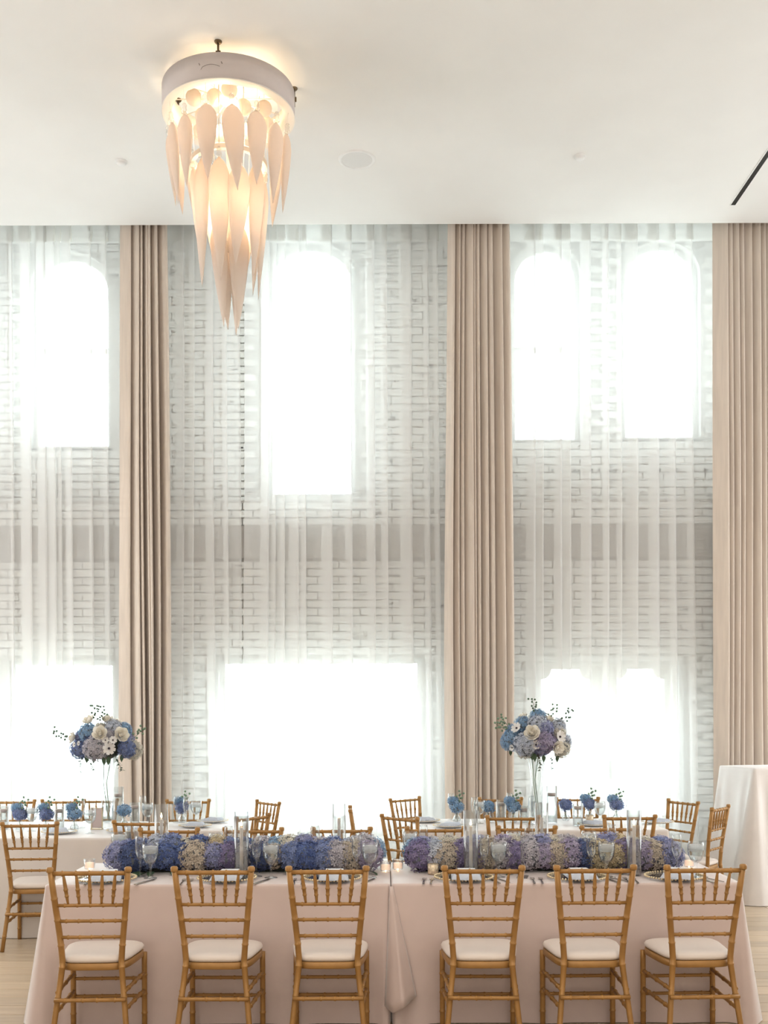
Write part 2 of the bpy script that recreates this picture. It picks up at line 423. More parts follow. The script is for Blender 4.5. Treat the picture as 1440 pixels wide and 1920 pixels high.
tag(link('mortar_gap', hg.mesh('mortar_gap', M['hole']), wall), None, None, None, 'stuff')

# windows
def sash_window(i, a, b, c, d, arched, label):
    y0 = (DU if arched else DL)+0.16
    w = tag(link('window_%d' % i, None, None, ((a+b)/2, y0, c)), label, None, None, 'structure')
    ox, oz = (a+b)/2, c
    outer = arch(a, b, c, d, 0.36) if arched else [(a, c), (b, c), (b, d), (a, d)]
    t = 0.05
    inner = arch(a+t, b-t, c+t, d-t, 0.33) if arched else [(a+t, c+t), (b-t, c+t), (b-t, d-t), (a+t, d-t)]
    sh = lambda P: [(x-ox, zz-oz) for x, zz in P]
    link('window_frame', outline_mesh('window_frame', sh(outer), [sh(inner)], -0.03, 0.03, M['winframe']), w)
    link('window_sill', MB().bbox(a-ox-0.03, b-ox+0.03, -0.16, 0.04, -0.03, 0.0, 0.006).mesh('window_sill', M['winframe']), w)
    if arched:
        rail = Z(648, DU)-oz
        link('meeting_rail', MB().bbox(a-ox+t, b-ox-t, -0.025, 0.025, rail-0.025, rail+0.025, 0.004).mesh('meeting_rail', M['winframe']), w)
        lo = [(a+t, c+t), (b-t, c+t), (b-t, rail+oz-0.025), (a+t, rail+oz-0.025)]
        hi = [(a+t, rail+oz+0.025), (b-t, rail+oz+0.025)] + [p for p in inner if p[1] > rail+oz+0.03]
        for P in (lo, hi): link('pane', outline_mesh('pane', sh(P), [], -0.004, 0.004, M['pane']), w)
    else:
        n = 4 if b-a > 1.6 else 2
        ws = (b-a-2*t)/n
        for k in range(n):
            x0 = a+t+k*ws; x1 = x0+ws
            if k: link('muntin', MB().bbox(x0-ox-0.012, x0-ox+0.012, -0.02, 0.02, t, d-oz-t, 0.003).mesh('muntin', M['winframe']), w)
            link('pane', outline_mesh('pane', sh([(x0+.012, c+t), (x1-.012, c+t), (x1-.012, d-t), (x0+.012, d-t)]), [], -0.004, 0.004, M['pane']), w)
    return w
names = ['arched upper window between the picture edge and the first drape', 'tallest arched upper window beside the hanging light', 'arched upper window just past the middle drape', 'arched upper window beside the drape at the picture edge', 'arched upper window out of view beyond the first', 'arched upper window out of view past the last drape']
for i, (w, nm) in enumerate(zip(ALLU, names)): sash_window(i+1, *w, True, nm)
names = ['wide ground floor window behind the flower-topped vase', 'widest ground floor window behind the aisle between tables', None, 'ground floor window out of view beyond the first', 'ground floor window out of view past the last drape']
for i, (w, nm) in enumerate(zip(ALLL, names)):
    if i != 2: sash_window(i+7, *w, False, nm)
# the glazed double door with notched lights
a, b, c, d = LW[2]; yd = DL+0.14; ox = (a+b)/2
dr = tag(link('door_1', None, None, (ox, yd, 0.0)), 'pale double door with two notched glass lights behind the sheer', None, None, 'structure')
def notched(px0, px1, pt, pb):
    x0, x1, z1, z0 = X(px0, yd)-ox, X(px1, yd)-ox, Z(pt, yd), Z(pb, yd); r = 0.11
    P = [(x0, z0), (x1, z0)]
    P = [(x0, z0), (x1, z0)] + [(x1-r*math.sin(t), z1-r*math.cos(t)) for t in [PI/2*i/8 for i in range(9)]]
    P += [(x0+r*math.sin(t), z1-r*math.cos(t)) for t in [PI/2*(8-i)/8 for i in range(9)]]
    return P
H1 = notched(1014, 1106, 1256, 1530); H2 = notched(1156, 1244, 1256, 1530)
link('door_panel', outline_mesh('door_panel', [(a-ox, 0.0), (b-ox, 0.0), (b-ox, d), (a-ox, d)], [H1, H2], -0.03, 0.03, M['doorpanel']), dr)
for Hn in (H1, H2): link('pane', outline_mesh('pane', Hn, [], -0.004, 0.004, M['pane']), dr)
fr = MB(); fr.bbox(a-ox-0.02, b-ox+0.02, -0.12, -0.03, d-0.06, d, 0.005); fr.bbox(b-ox-0.06, b-ox, -0.12, -0.03, 0, d-0.06, 0.005); fr.bbox(a-ox, a-ox+0.06, -0.12, -0.03, 0, d-0.06, 0.005)
link('door_frame', fr.mesh('door_frame', M['winframe']), dr)
hd = MB(); hd.tube([(0.03, -0.06, 1.0), (0.03, -0.06, 1.2)], 0.012, 8)
link('door_handle', hd.mesh('door_handle', M['bronze']), dr)
tag(link('ground_outside', MB().box(-60, 60, DU+0.3, 90, -0.3, -0.06).mesh('ground_outside', M['pave'])), 'sunlit pale paving outside the windows', None, None, 'structure')

# ------------------------------------------------------------------ curtains
def pleats(x0, x1, seed, fw, bk, dep):
    """plan of a hung cloth: runs forward and folds back on itself"""
    r = random.Random(seed); P = []; x = x0; f = 1
    P.append((x, r.uniform(-dep, dep)*0.3))
    while x < x1:
        w = r.uniform(*fw); bb = min(r.uniform(*bk), w*0.75)
        nx = min(x+w, x1)
        if x1-nx < 0.05:
            P.append((x1-0.03, -dep*.5)); P.append((x1, 0.0)); break
        y0 = -dep*r.uniform(0.5, 1.0); y1 = dep*r.uniform(0.5, 1.0)
        P.append((nx-0.012, y0)); P.append((nx, (y0*0.6)))
        P.append((nx-bb, y1*0.6)); P.append((nx-bb+0.012, y1))
        x = nx-bb+0.012
    return [Vector((p[0], p[1], 0)) for p in P]
def hang(name, P, d, z0, z1, mat, seed, anchor=0.5, topw=0.94, rows=26, sway=0.02, k=3, drape_pull=0.0):
    r = random.Random(seed+77); Q = catmull(P, k); n = len(Q)
    xs = [q.x for q in Q]; xa, xb = min(xs), max(xs); xc = xa+(xb-xa)*anchor
    ph = [r.uniform(0, 6.28) for _ in range(4)]
    V = []; Fc = []
    for j in range(rows+1):
        t = j/rows; zz = z1+(z0-z1)*t
        wf = topw+(1-topw)*min(1, t*1.6)**0.8
        for i, q in enumerate(Q):
            s = (q.x-xa)/(xb-xa+1e-6)
            dx = sway*t*math.sin(3.1*t+ph[0]+s*5)+0.6*sway*math.sin(5.7*t+ph[1]+s*9)*t
            amp = 0.55+0.45*min(1, t*2.5)+0.25*math.sin(2.3*t+s*7+ph[2])*t
            V.append((xc+(q.x-xc)*wf+dx, d+q.y*amp, zz))
    for j in range(rows):
        for i in range(n-1):
            a = j*n+i; Fc.append((a, a+1, a+n+1, a+n))
    return MB().add(V, Fc, 0, True).mesh(name, mat)
DS, DD = 10.93, 10.76
def sheer(px0, px1, seed, label):
    x0, x1 = X(px0, DS), X(px1, DS)
    t = thing('sheer_curtain', label, 'curtain', (0, 0, 0), 0, 'sheer curtains over the windows')
    P = pleats(x0, x1, seed, (0.09, 0.33), (0.03, 0.10), 0.03)
    link('curtain_cloth', hang('sheer_cloth', P, DS, 0.012, CEIL+0.28, M['sheer'], seed, 0.5, 0.985, 26, 0.018), t)
    P2 = [p+Vector((0, 0.012, 0)) for p in P]
    link('heading_tape', hang('sheer_heading', P2, DS, CEIL-0.02, CEIL+0.275, M['heading'], seed, 0.5, 0.985, 3, 0.0), t)
    return t
sheer(-420, 236, 11, 'white sheer curtain from the picture edge to the first beige drape')
sheer(300, 453, 12, 'narrow white sheer curtain panel between the first drape and the slit')
sheer(458, 850, 13, 'wide white sheer curtain between the slit and the middle drape')
sheer(955, 1350, 14, 'white sheer curtain over the notched door past the middle drape')
sheer(1490, 1860, 15, 'white sheer curtain beyond the last beige drape at the picture edge')
def drape(px0, px1, seed, label, anchor=0.5, topw=0.9):
    x0, x1 = X(px0, DD), X(px1, DD)
    P = pleats(x0, x1, seed, (0.07, 0.15), (0.03, 0.07), 0.075)
    return tag(link('linen_drape', hang('linen_drape', P, DD, 0.012, CEIL+0.28, M['drape'], seed, anchor, topw, 30, 0.014, 4)), label, 'curtain', 'beige linen drapes')
drape(225, 322, 21, 'beige linen drape behind the leftmost tall flower arrangement', 0.4, 0.9)
drape(836, 964, 22, 'beige linen drape gathered between the middle sheer and the door sheer', 0.55, 0.9)
drape(1338, 1500, 23, 'beige linen drape at the picture edge behind the tall cocktail table', 0.3, 0.97)
trk = MB(); trk.bbox(-RX+0.05, RX-0.05, DS-0.03, DS+0.03, CEIL+0.285, CEIL+0.32, 0.004)
t = thing('curtain_track', 'thin metal double curtain track hidden in the ceiling pocket', 'curtain track')
link('rail', trk.mesh('rail', M['track']), t)
link('rail', MB().bbox(-RX+0.05, RX-0.05, DD-0.03, DD+0.03, CEIL+0.285, CEIL+0.32, 0.004).mesh('rail', M['track']), t)
link('bracket', MB().box(-RX+0.05, RX-0.05, DD-0.01, DS+0.01, CEIL+0.32, WTOP).mesh('bracket', M['track']), t)

# ------------------------------------------------------------------ ceiling fittings
def ceil_at(px, py):
    d = F*(CEIL-EYE)/(YH-py); return Vector((X(px, d), d, CEIL))
p = ceil_at(673, 299)
t = thing('ceiling_speaker', 'round white ceiling loudspeaker flush with the ceiling', 'speaker', p)
link('bezel', MB().lathe([(0.135, -0.004), (0.14, -0.009), (0.158, -0.009), (0.164, 0.0)], 40).mesh('bezel', M['plastic']), t)
link('grille', MB().lathe([(0, -0.006), (0.09, -0.006), (0.137, -0.004)], 40).mesh('grille', M['grille']), t)
for px, py, lb in ((231, 301, 'small white smoke detector disc on the ceiling near the hanging light'), (1091, 294, 'small white smoke detector disc on the ceiling near the black slot')):
    p = ceil_at(px, py)
    t = thing('smoke_detector', lb, 'detector', p, 0, 'ceiling detector discs')
    link('cover', MB().lathe([(0, -0.03), (0.03, -0.03), (0.038, -0.024), (0.04, -0.012)], 24).mesh('cover', M['plastic']), t)
    link('mounting_plate', MB().lathe([(0.04, -0.012), (0.05, -0.011), (0.053, 0.0)], 24).mesh('mounting_plate', M['plastic']), t)
t = thing('slot_diffuser', 'long narrow black air slot let into the ceiling', 'air vent', (3.36, 9.4, CEIL))
link('slot', MB().box(-0.022, 0.022, -1.6, 0.82, -0.004, 0).mesh('slot', M['black']), t)
link('edge_trim', MB().box(0.022, 0.03, -1.6, 0.82, -0.006, 0).box(-0.03, -0.022, -1.6, 0.82, -0.006, 0).box(-0.03, 0.03, 0.82, 0.83, -0.006, 0).mesh('edge_trim', M['plastic']), t)

# ------------------------------------------------------------------ chandelier
CX, CY, CR = X(433, 8.2), 8.2, 0.505
ZR, ZT = 6.285, 6.475                           # drum bottom rim and top
ch = thing('chandelier', 'drum chandelier hung with frosted white glass leaf pendants', 'chandelier', (CX, CY, 0))
link('drum', MB().lathe([(CR-0.012, ZT), (CR, ZT), (CR, ZR+0.004), (CR-0.012, ZR+0.004), (CR-0.012, ZT)], 72).mesh('drum', M['drum']), ch)
link('bottom_rim', MB().lathe([(CR, ZR), (CR+0.003, ZR+0.006), (CR-0.008, ZR+0.012), (CR-0.062, ZR+0.012), (CR-0.066, ZR+0.002), (CR-0.06, ZR-0.002), (CR, ZR)], 72).mesh('bottom_rim', M['rim']), ch)
link('inner_ring', MB().lathe([(CR-0.066, ZR+0.002), (CR-0.066, ZT-0.02), (CR-0.075, ZT-0.02), (CR-0.075, ZR+0.002), (CR-0.066, ZR+0.002)], 60).mesh('inner_ring', M['rim']), ch)
for k in range(12):
    a = 2*PI*k/12
    link('spoke', MB().tube([(0.06*math.cos(a), 0.06*math.sin(a), ZT-0.05), ((CR-0.02)*math.cos(a), (CR-0.02)*math.sin(a), ZT-0.05)], 0.0045, 6).mesh('spoke', M['rim']), ch)
link('hub', MB().lathe([(0, ZT-0.03), (0.06, ZT-0.03), (0.065, ZT-0.05), (0.06, ZT-0.08), (0.02, ZT-0.09), (0.015, 5.25), (0, 5.25)], 20).mesh('hub', M['rim']), ch)
for k, aa in enumerate((-98, 12, 150)):
    a = math.radians(aa); px, py = (CR-0.03 if k == 0 else CR)*math.cos(a), (CR-0.03 if k == 0 else CR)*math.sin(a)
    if k == 0: px, py = X(413, CY-CR+0.02)-CX, -CR+0.03
    s = link('ceiling_stem', MB().tube([(px, py, ZT-0.05), (px, py, CEIL)], 0.008, 8).tube([(px-0.012, py, ZT-0.01), (px-0.012, py, ZT+0.025)], 0.007, 6).tube([(px+0.012, py, ZT-0.01), (px+0.012, py, ZT+0.025)], 0.007, 6).mesh('ceiling_stem', M['bronze']), ch)
    link('ceiling_plate', MB().lathe([(0, CEIL-0.016), (0.02, CEIL-0.015), (0.028, CEIL-0.004), (0.028, CEIL)], 16, 0, (px, py, 0)).mesh('ceiling_plate', M['bronze']), s)
# fine scratch marks on the drum face
scr = MB(); yf = lambda a: (math.cos(a)*(CR+0.001), math.sin(a)*(CR+0.001))
a0 = math.radians(-97)
arc = []
for i in range(13):
    t = i/12; a = a0+(t-0.5)*0.28; x, y = yf(a); arc.append((x, y, ZT-0.105+0.018*math.sin(PI*t)-0.012*(1 if i == 0 else 0)))
scr.tube(arc, 0.0016, 5)
for da in (-0.17, 0.16):
    x, y = yf(a0+da); x2, y2 = yf(a0+da+0.012); scr.tube([(x, y, ZT-0.07), (x2, y2, ZT-0.085)], 0.003, 5)
link('scratch_mark', scr.mesh('scratch_mark', M['scratch']), ch)
# opal globes round the lamp holders
rg = random.Random(4)
gl_me = MB().ball((0, 0, 0), 0.06, 20).mesh('opal_globe', M['globe'])
for k in range(11):
    a = 2*PI*k/11+0.3; r = 0.20 if k % 2 else 0.29
    g = link('opal_globe', gl_me, ch, (r*math.cos(a), r*math.sin(a), ZR+rg.uniform(-0.03, 0.07)))
    link('globe_wire', MB().tube([(0, 0, 0.05), (0, 0, 0.16)], 0.003, 5).mesh('globe_wire', M['rim']), g)
# pendants: flattened carrot-shaped leaves of frosted glass with a faceted knob
def pendant(L, w, thick):
    prof = []
    for i in range(25):
        t = i/24
        r = w*(math.sin(PI*min(1, t/0.46)*0.5)**0.75 if t < 0.23*2 and t < 0.46 else 1.0)
        if t >= 0.22: r = w*(1-((t-0.22)/0.78)**1.55)
        else: r = w*math.sin(PI/2*(t/0.22))**0.62
        prof.append((max(r, 0.0 if i in (0, 24) else 0.0015), -t*L))
    return MB().lathe(prof, 18, 0, (0, 0, 0), thick).mesh('glass_pendant', M['frost'])
knob_me = MB().lathe([(0, 0.075), (0.012, 0.07), (0.02, 0.055), (0.016, 0.035), (0.022, 0.02), (0.02, 0.0), (0, -0.004)], 8).mesh('crystal_knob', M['crystal'])
def hang_pendants(n, r, ztop, Ls, w, ph, jit, thick=0.45, seed=1):
    q = random.Random(seed)
    for k in range(n):
        a = ph+2*PI*k/n
        L = Ls(k)+q.uniform(-0.03, 0.03)
        zt = ztop+q.uniform(-jit, jit)
        o = link('glass_pendant', pendant(L, w*q.uniform(0.92, 1.08), thick), ch, (r*math.cos(a), r*math.sin(a), zt), a+PI/2)
        o.rotation_euler[0] = math.radians(q.uniform(2, 7)); o.rotation_euler[1] = math.radians(q.uniform(-4, 4))
        link('crystal_knob', knob_me, o)
        link('hanging_wire', MB().tube([(0, 0, 0.06), (0, 0, max(0.1, ZR+0.06-zt))], 0.0018, 5).mesh('hanging_wire', M['rim']), o)
hang_pendants(15, 0.455, 6.13, lambda k: 0.57+0.06*math.sin(k*2.1), 0.079, math.radians(-90-13), 0.02, 0.42, 1)
hang_pendants(11, 0.275, 5.83, lambda k: 0.84+0.10*math.sin(k*1.7+1), 0.088, math.radians(-90-40), 0.04, 0.42, 2)
hang_pendants(4, 0.115, 5.47, lambda k: 0.83, 0.090, math.radians(-90-42), 0.02, 0.5, 3)
link('middle_ring', MB().lathe([(0.29, 5.90), (0.295, 5.93), (0.27, 5.95), (0.255, 5.93), (0.26, 5.90), (0.29, 5.90)], 48).mesh('middle_ring', M['rim']), ch)
for k in range(3):
    a = 2*PI*k/3+0.4
    link('ring_rod', MB().tube([(0.28*math.cos(a), 0.28*math.sin(a), 5.93), (0.28*math.cos(a), 0.28*math.sin(a), ZT-0.05)], 0.004, 6).mesh('ring_rod', M['rim']), ch)
for k in range(4):
    a = 2*PI*k/4+0.35; bx, by = 0.085*math.cos(a), 0.085*math.sin(a)
    b = link('bulb', MB().ball((0, 0, 0), 0.034, 14, 0, 1.3).mesh('bulb', M['bulb']), ch, (bx, by, 5.55))
    link('bulb_holder', MB().tube([(0, 0, 0.04), (0, 0, 0.12)], 0.016, 10).mesh('bulb_holder', M['rim']), b)
    l = bpy.data.lights.new('chandelier_lamp', 'POINT'); l.energy = 1.6; l.color = (1.0, 0.78, 0.52); l.shadow_soft_size = 0.035
    lo = bpy.data.objects.new('chandelier_lamp', l); COL.objects.link(lo); lo.parent = ch; lo.location = (bx*1.55, by*1.55, 5.56)
for k in range(3):
    a = 2*PI*k/3+0.5
    l = bpy.data.lights.new('drum_lamp', 'POINT'); l.energy = 3.6; l.color = (1.0, 0.74, 0.46); l.shadow_soft_size = 0.04
    lo = bpy.data.objects.new('drum_lamp', l); COL.objects.link(lo); lo.parent = ch; lo.location = (0.17*math.cos(a), 0.17*math.sin(a), 6.26)

# ------------------------------------------------------------------ chairs
def bamboo(path, r, nodes, bump=1.22, n=10, k=5):
    Q = catmull(path, k) if len(path) > 2 else [Vector(path[0]).lerp(Vector(path[1]), i/24) for i in range(25)]
    L = [0]
    for a, b in zip(Q, Q[1:]): L.append(L[-1]+(b-a).length)
    T = L[-1]; pts = []; rad = []
    marks = sorted(set([0.0, 1.0]+[x for nd in nodes for x in (nd-0.006/T, nd-0.003/T, nd+0.003/T, nd+0.006/T)]+[i/8 for i in range(9)]))
    for m in marks:
        if m < 0 or m > 1: continue
        s = m*T; i = 0
        while i < len(L)-2 and L[i+1] < s: i += 1
        f = (s-L[i])/max(1e-9, L[i+1]-L[i]); pts.append(Q[i].lerp(Q[i+1], f))
        on = any(abs(m-nd) < 0.004/T for nd in nodes)
        base = r(m) if callable(r) else r
        rad.append(base*bump if on else base)
    return MB().tube(pts, rad, n)
def build_chair():
    parts = []
    G = M['gold']
    def post(s):
        pth = [(s*.192, -.268, 0), (s*.172, -.232, .2), (s*.150, -.198, .40), (s*.148, -.196, .47), (s*.160, -.205, .60), (s*.178, -.228, .77), (s*.192, -.25, .915)]
        m = bamboo(pth, lambda t: 0.0155 if t > .42 else 0.0145, [.12, .3, .46, .58, .72, .84], 1.12, 12)
        m.lathe([(0.0175, 0.905), (0.0185, 0.912), (0.0185, 0.924), (0.013, 0.93), (0, 0.931)], 12, 0, (s*.193, -.2505, 0))
        return m.mesh('back_post', G)
    parts += [('back_post', post(-1), []), ('back_post', post(1), [])]
    for s in (-1, 1):
        parts.append(('front_leg', bamboo([(s*.19, .185, 0), (s*.19, .185, .41)], 0.0145, [.2, .45, .7], 1.14, 12).mesh('front_leg', G), []))
    bx = lambda z: .148+(z-.47)/(.915-.47)*.044 if z > .47 else .15
    by = lambda z: -.197-(max(0, z-.47)/.445)**1.2*.053
    def rail(z, r, nodes, nm): return (nm, bamboo([(-bx(z)+.006, by(z), z), (bx(z)-.006, by(z), z)], r, nodes, 1.3, 10).mesh(nm, G), [])
    parts.append(rail(.898, .0115, [.14, .32, .5, .68, .86], 'top_rail'))
    for z in (.735, .655, .572): parts.append(rail(z, .0088, [.12, .31, .5, .69, .88], 'back_rail'))
    for i in range(5):
        t = (i-2)/2
        zt, zb = .892, .739
        parts.append(('spindle', bamboo([(t*.128, by(zt), zt), (t*.110, by(zb), zb)], lambda m: 0.0058+0.0042*math.sin(PI*min(1, m*1.05))**1.0, [.5, .72], 1.25, 8).mesh('spindle', G), []))
    parts.append(('stretcher', bamboo([(-.176, -.243, .265), (.176, -.243, .265)], .0105, [.15, .4, .6, .85], 1.25).mesh('stretcher', G), []))
    for z in (.27, .175): parts.append(('stretcher', bamboo([(-.186, .185, z), (.186, .185, z)], .009, [.15, .4, .6, .85], 1.25).mesh('stretcher', G), []))
    for s in (-1, 1):
        for z in (.30, .205):
            parts.append(('stretcher', bamboo([(s*.166, -.225, z), (s*.188, .18, z)], .010, [.2, .5, .8], 1.3).mesh('stretcher', G), []))
    # seat frame and cushion: trapezoid with rounded corners
    def outline(e, n=40):
        P = []
        for i in range(n):
            a = 2*PI*i/n; c, s = math.cos(a), math.sin(a)
            sx = math.copysign(abs(c)**0.42, c); sy = math.copysign(abs(s)**0.42, s)
            y = sy*(.195+e)
            w = .165+(y+.195)/.39*.045
            P.append((sx*(w+e), y))
        return P
    def slab(levels, mat, nm):
        V = []; Fc = []; n = 40
        for e, z in levels: V += [(x, y, z) for x, y in outline(e)]
        for j in range(len(levels)-1):
            for i in range(n): Fc.append((j*n+i, j*n+(i+1) % n, (j+1)*n+(i+1) % n, (j+1)*n+i))
        Fc += [tuple(range(n-1, -1, -1)), tuple((len(levels)-1)*n+i for i in range(n))]
        return MB().add(V, Fc, 0, True).mesh(nm, mat)
    parts.append(('seat_frame', slab([(-.012, .400), (-.002, .401), (0, .404), (0, .434), (-.006, .436)], G, 'seat_frame'), []))
    parts.append(('cushion', slab([(-.03, .436), (-.008, .437), (.002, .447), (.003, .456), (-.004, .468), (-.022, .477), (-.05, .482), (-.10, .486), (-.15, .488)], M['cushion'], 'cushion'), []))
    return parts
CHAIR = build_chair()
def chair(px, dback, rz, label, group):
    """px: where the middle of the top rail is seen; dback: its depth; rz: turn (0 faces away from the viewer)"""
    off = Matrix.Rotation(rz, 3, 'Z') @ Vector((0, -.25, 0))
    return spawn(CHAIR, 'chiavari_chair', label, 'chair', (X(px, dback)-off.x, dback-off.y, 0), rz, group)
R = math.radians
for i, (px, d, rz, where) in enumerate(((166, 5.33, 2, 'at the left corner of the blush table'), (398, 5.34, -1, 'second along the near side of the blush tables'),
        (613, 5.345, 0.5, 'just left of where the two blush cloths meet'), (905, 5.345, -1, 'just right of where the two blush cloths meet'),
        (1115, 5.35, 1.5, 'fifth along the near side of the blush tables'), (1321, 5.35, 2.5, 'at the right corner of the blush table'))):
    chair(px, d-.02, R(rz), 'gold chair with ivory cushion, '+where, 'chairs along the near side of the front tables')
for i, (px, d, rz) in enumerate(((316, 7.22, 181), (474, 7.22, 178), (640, 7.22, 180), (816, 7.24, 181), (987, 7.27, 179), (1143, 7.27, 182))):
    chair(px, d, R(rz), 'gold chair facing the viewer behind the hydrangea runners, %s from the left' % ORD[i], 'chairs on the far side of the front tables')
A = 'gold bamboo-style chair '
chair(55, 7.66, R(4), A+'at the near side of the leftmost rear table, seat in full view', 'chairs at the rear tables')
chair(262, 7.75, R(-4), A+'showing its top above the blue runner, beside the leftmost rear table', 'chairs at the rear tables')
chair(961, 8.05, R(-2), A+'at the near side of the long rear table, first of its pair', 'chairs at the rear tables')
chair(1180, 8.05, R(1), A+'at the near side of the long rear table, second of its pair', 'chairs at the rear tables')
chair(502, 9.55, R(127), A+'turned sideways at the aisle end of the left rear table, farther one', 'chairs at the rear tables')
chair(474, 8.15, R(57), A+'turned sideways at the aisle end of the left rear table, nearer one', 'chairs at the rear tables')
chair(656, 8.8, R(-88), A+'seen edge-on in the aisle between the rear tables', 'chairs at the rear tables')
chair(759, 9.88, R(-135), A+'at the aisle end of the right rear table, farther of two', 'chairs at the rear tables')
chair(748, 8.05, R(-47), A+'at the aisle end of the right rear table, nearer of two', 'chairs at the rear tables')
chair(1280, 9.45, R(115), A+'standing free by the sheer past the long rear table', 'chairs at the rear tables')
chair(1350, 8.8, R(53), A+'seen nearly edge-on beside the tall cocktail table', 'chairs at the rear tables')
for px, d, w in ((25, 9.8, 'the leftmost rear table at the picture edge'), (118, 9.8, 'the leftmost rear table beside the glass vase'), (180, 9.85, 'the menu card of the leftmost rear table'), (352, 9.75, 'the plates beside the first beige drape')):
    chair(px, d, R(180), A+'half hidden behind '+w, 'chairs at the rear tables')
for px, d, w in ((938, 9.85, 'the middle drape side of the long rear table'), (1082, 9.85, 'the blue bud vases of the long rear table')):
    chair(px, d, R(180), A+'half hidden behind '+w, 'chairs at the rear tables')

# ------------------------------------------------------------------ tablecloths
def cloth(x0, x1, y0, y1, zt, flare, corners, mat, seed, wave=0.012, z0=0.004):
    """flare: (front, right, back, left) at the hem; corners: bulge at (fl, fr, br, bl)"""
    r = random.Random(seed); rc = 0.02; P = []
    sides = [((x0, y0), (x1, y0), (0, -1)), ((x1, y0), (x1, y1), (1, 0)), ((x1, y1), (x0, y1), (0, 1)), ((x0, y1), (x0, y0), (-1, 0))]
    for s, (a, b, nrm) in enumerate(sides):
        L = math.hypot(b[0]-a[0], b[1]-a[1]); n = max(16, int(L/0.03))
        for i in range(n+1):
            q = i/n; u = rc+(L-2*rc)*q
            x = a[0]+(b[0]-a[0])*u/L; y = a[1]+(b[1]-a[1])*u/L
            P.append((x, y, nrm, s, u, L-u))
        nx, ny = sides[(s+1) % 4][2]
        for a2 in (0.25, 0.5, 0.75):
            ang = PI/2*a2; c, sn = math.cos(ang), math.sin(ang)
            cx, cyy = b[0]-nrm[0]*rc-nx*rc, b[1]-nrm[1]*rc-ny*rc
            d = (nrm[0]*c+nx*sn, nrm[1]*c+ny*sn)
            P.append((cx+d[0]*rc, cyy+d[1]*rc, d, s+10, 0, 0))
    n = len(P); ph = [r.uniform(0, 6.28) for _ in range(8)]
    H = zt-z0; ts = [0, .012, .03, .07, .13, .2, .28, .37, .46, .55, .64, .73, .82, .91, 1.0]
    V = [(p[0]-p[2][0]*0.012, p[1]-p[2][1]*0.012, zt) for p in P]
    V += [(p[0]-p[2][0]*0.003, p[1]-p[2][1]*0.003, zt-0.003) for p in P]
    for t in ts[1:]:
        for (x, y, nr, s, u, v) in P:
            if s >= 10:
                sa, sb = (s-10), (s-9) % 4
                o = (flare[sa]+flare[sb])/2*t+corners[sb]*t**1.15
                if flare[sa] == 0 or flare[sb] == 0:
                    nr = (nr[0] if sides[sa][2][0] and flare[sa] or sides[sb][2][0] and flare[sb] else 0, nr[1])
            else:
                ca, cb = corners[s], corners[(s+1) % 4]
                o = flare[s]*t
                for cc, dd in ((ca, u), (cb, v)) if flare[s] else ():
                    o += cc*t**1.15*(math.exp(-(dd/0.06)**2)+0.55*math.exp(-((dd-0.17)/0.07)**2)*math.cos(t*2+s)**2-0.10*math.exp(-((dd-0.1)/0.03)**2))
                o += wave*t*max(0, (math.sin(u*9+ph[s]+t)+0.7*math.sin(u*17.3+ph[s+4])))*min(1, (flare[s]+0.01)*30)
            V.append((x+nr[0]*o, y+nr[1]*o, zt-0.003-(H-0.003)*t))
    rows = len(ts)+1
    Fc = [tuple(range(n))]
    for j in range(rows-1):
        for i in range(n):
            k = (i+1) % n; Fc.append((j*n+i, (j+1)*n+i, (j+1)*n+k, j*n+k))
    return MB().add(V, Fc, 0, True).mesh('tablecloth', mat)
TZ = 0.76
YF, YB = 5.83, 6.72
def tcloth(label, group, *a, **k): return tag(link('tablecloth', cloth(*a, **k)), label, 'tablecloth', group)
FX0, FXM, FX1 = -1.86, 0.035, 1.955
tcloth('blush linen cloth over the front table at the left of the seam', 'front tablecloths', FX0, FXM-0.002, YF, YB, TZ, (.02, .0, .03, .07), (.06, .05, .0, .05), M['blush'], 1)
tcloth('blush linen cloth over the front table at the right of the seam', 'front tablecloths', FXM+0.002, FX1, YF, YB, TZ, (.02, .07, .03, .0), (.06, .05, .05, .0), M['blush'], 2)
# the loose corner of the cloth hanging as a folded flap at the seam
V = []; Fc = []; nu, nv = 16, 14
for j in range(nv+1):
    v = j/nv
    for i in range(nu+1):
        u = i/nu
        wl, wr = .006+.030*v, .010+.125*v
        fx = -wl+(wl+wr)*u
        fy = -(.012+.085*v)*math.sin(PI*min(1, u*1.02))**.7*(1-.55*u)-.022*v*math.exp(-((u-.62)/.14)**2)-.004
        zb_ = .085+.10*abs(u-.25)
        V.append((FXM+fx, YF-.045*v+fy, TZ-.012-(TZ-.012-zb_)*v))
for j in range(nv):
    for i in range(nu):
        a = j*(nu+1)+i; Fc.append((a, a+1, a+nu+2, a+nu+1))
flap = link('corner_fold', MB().add(V, Fc, 0, True).mesh('corner_fold', M['blush']), bpy.data.objects['tablecloth.001'])
flap.modifiers.new('cloth_thickness', 'SOLIDIFY').thickness = 0.002
dA = onz(0, 1569, TZ).y; dB = onz(0, 1556, TZ).y; dC = onz(0, 1557.5, TZ).y
xA1 = X(209, dA); xB1 = X(441, dB)
tcloth('pale cloth over the rear table at the left picture edge', 'rear tablecloths', -4.1, xA1, dA, dA+1.3, TZ, (.02, .0, .03, .05), (.02, .01, .0, .02), M['ivory'], 3)
tcloth('pale cloth over the rear table holding the stacked plates by the aisle', 'rear tablecloths', xA1+0.02, xB1, dB, dB+0.72, TZ, (.02, .03, .03, .0), (.01, .03, .02, .0), M['ivory'], 4)
xC0, xC1 = X(772, dC), X(1254, dC)
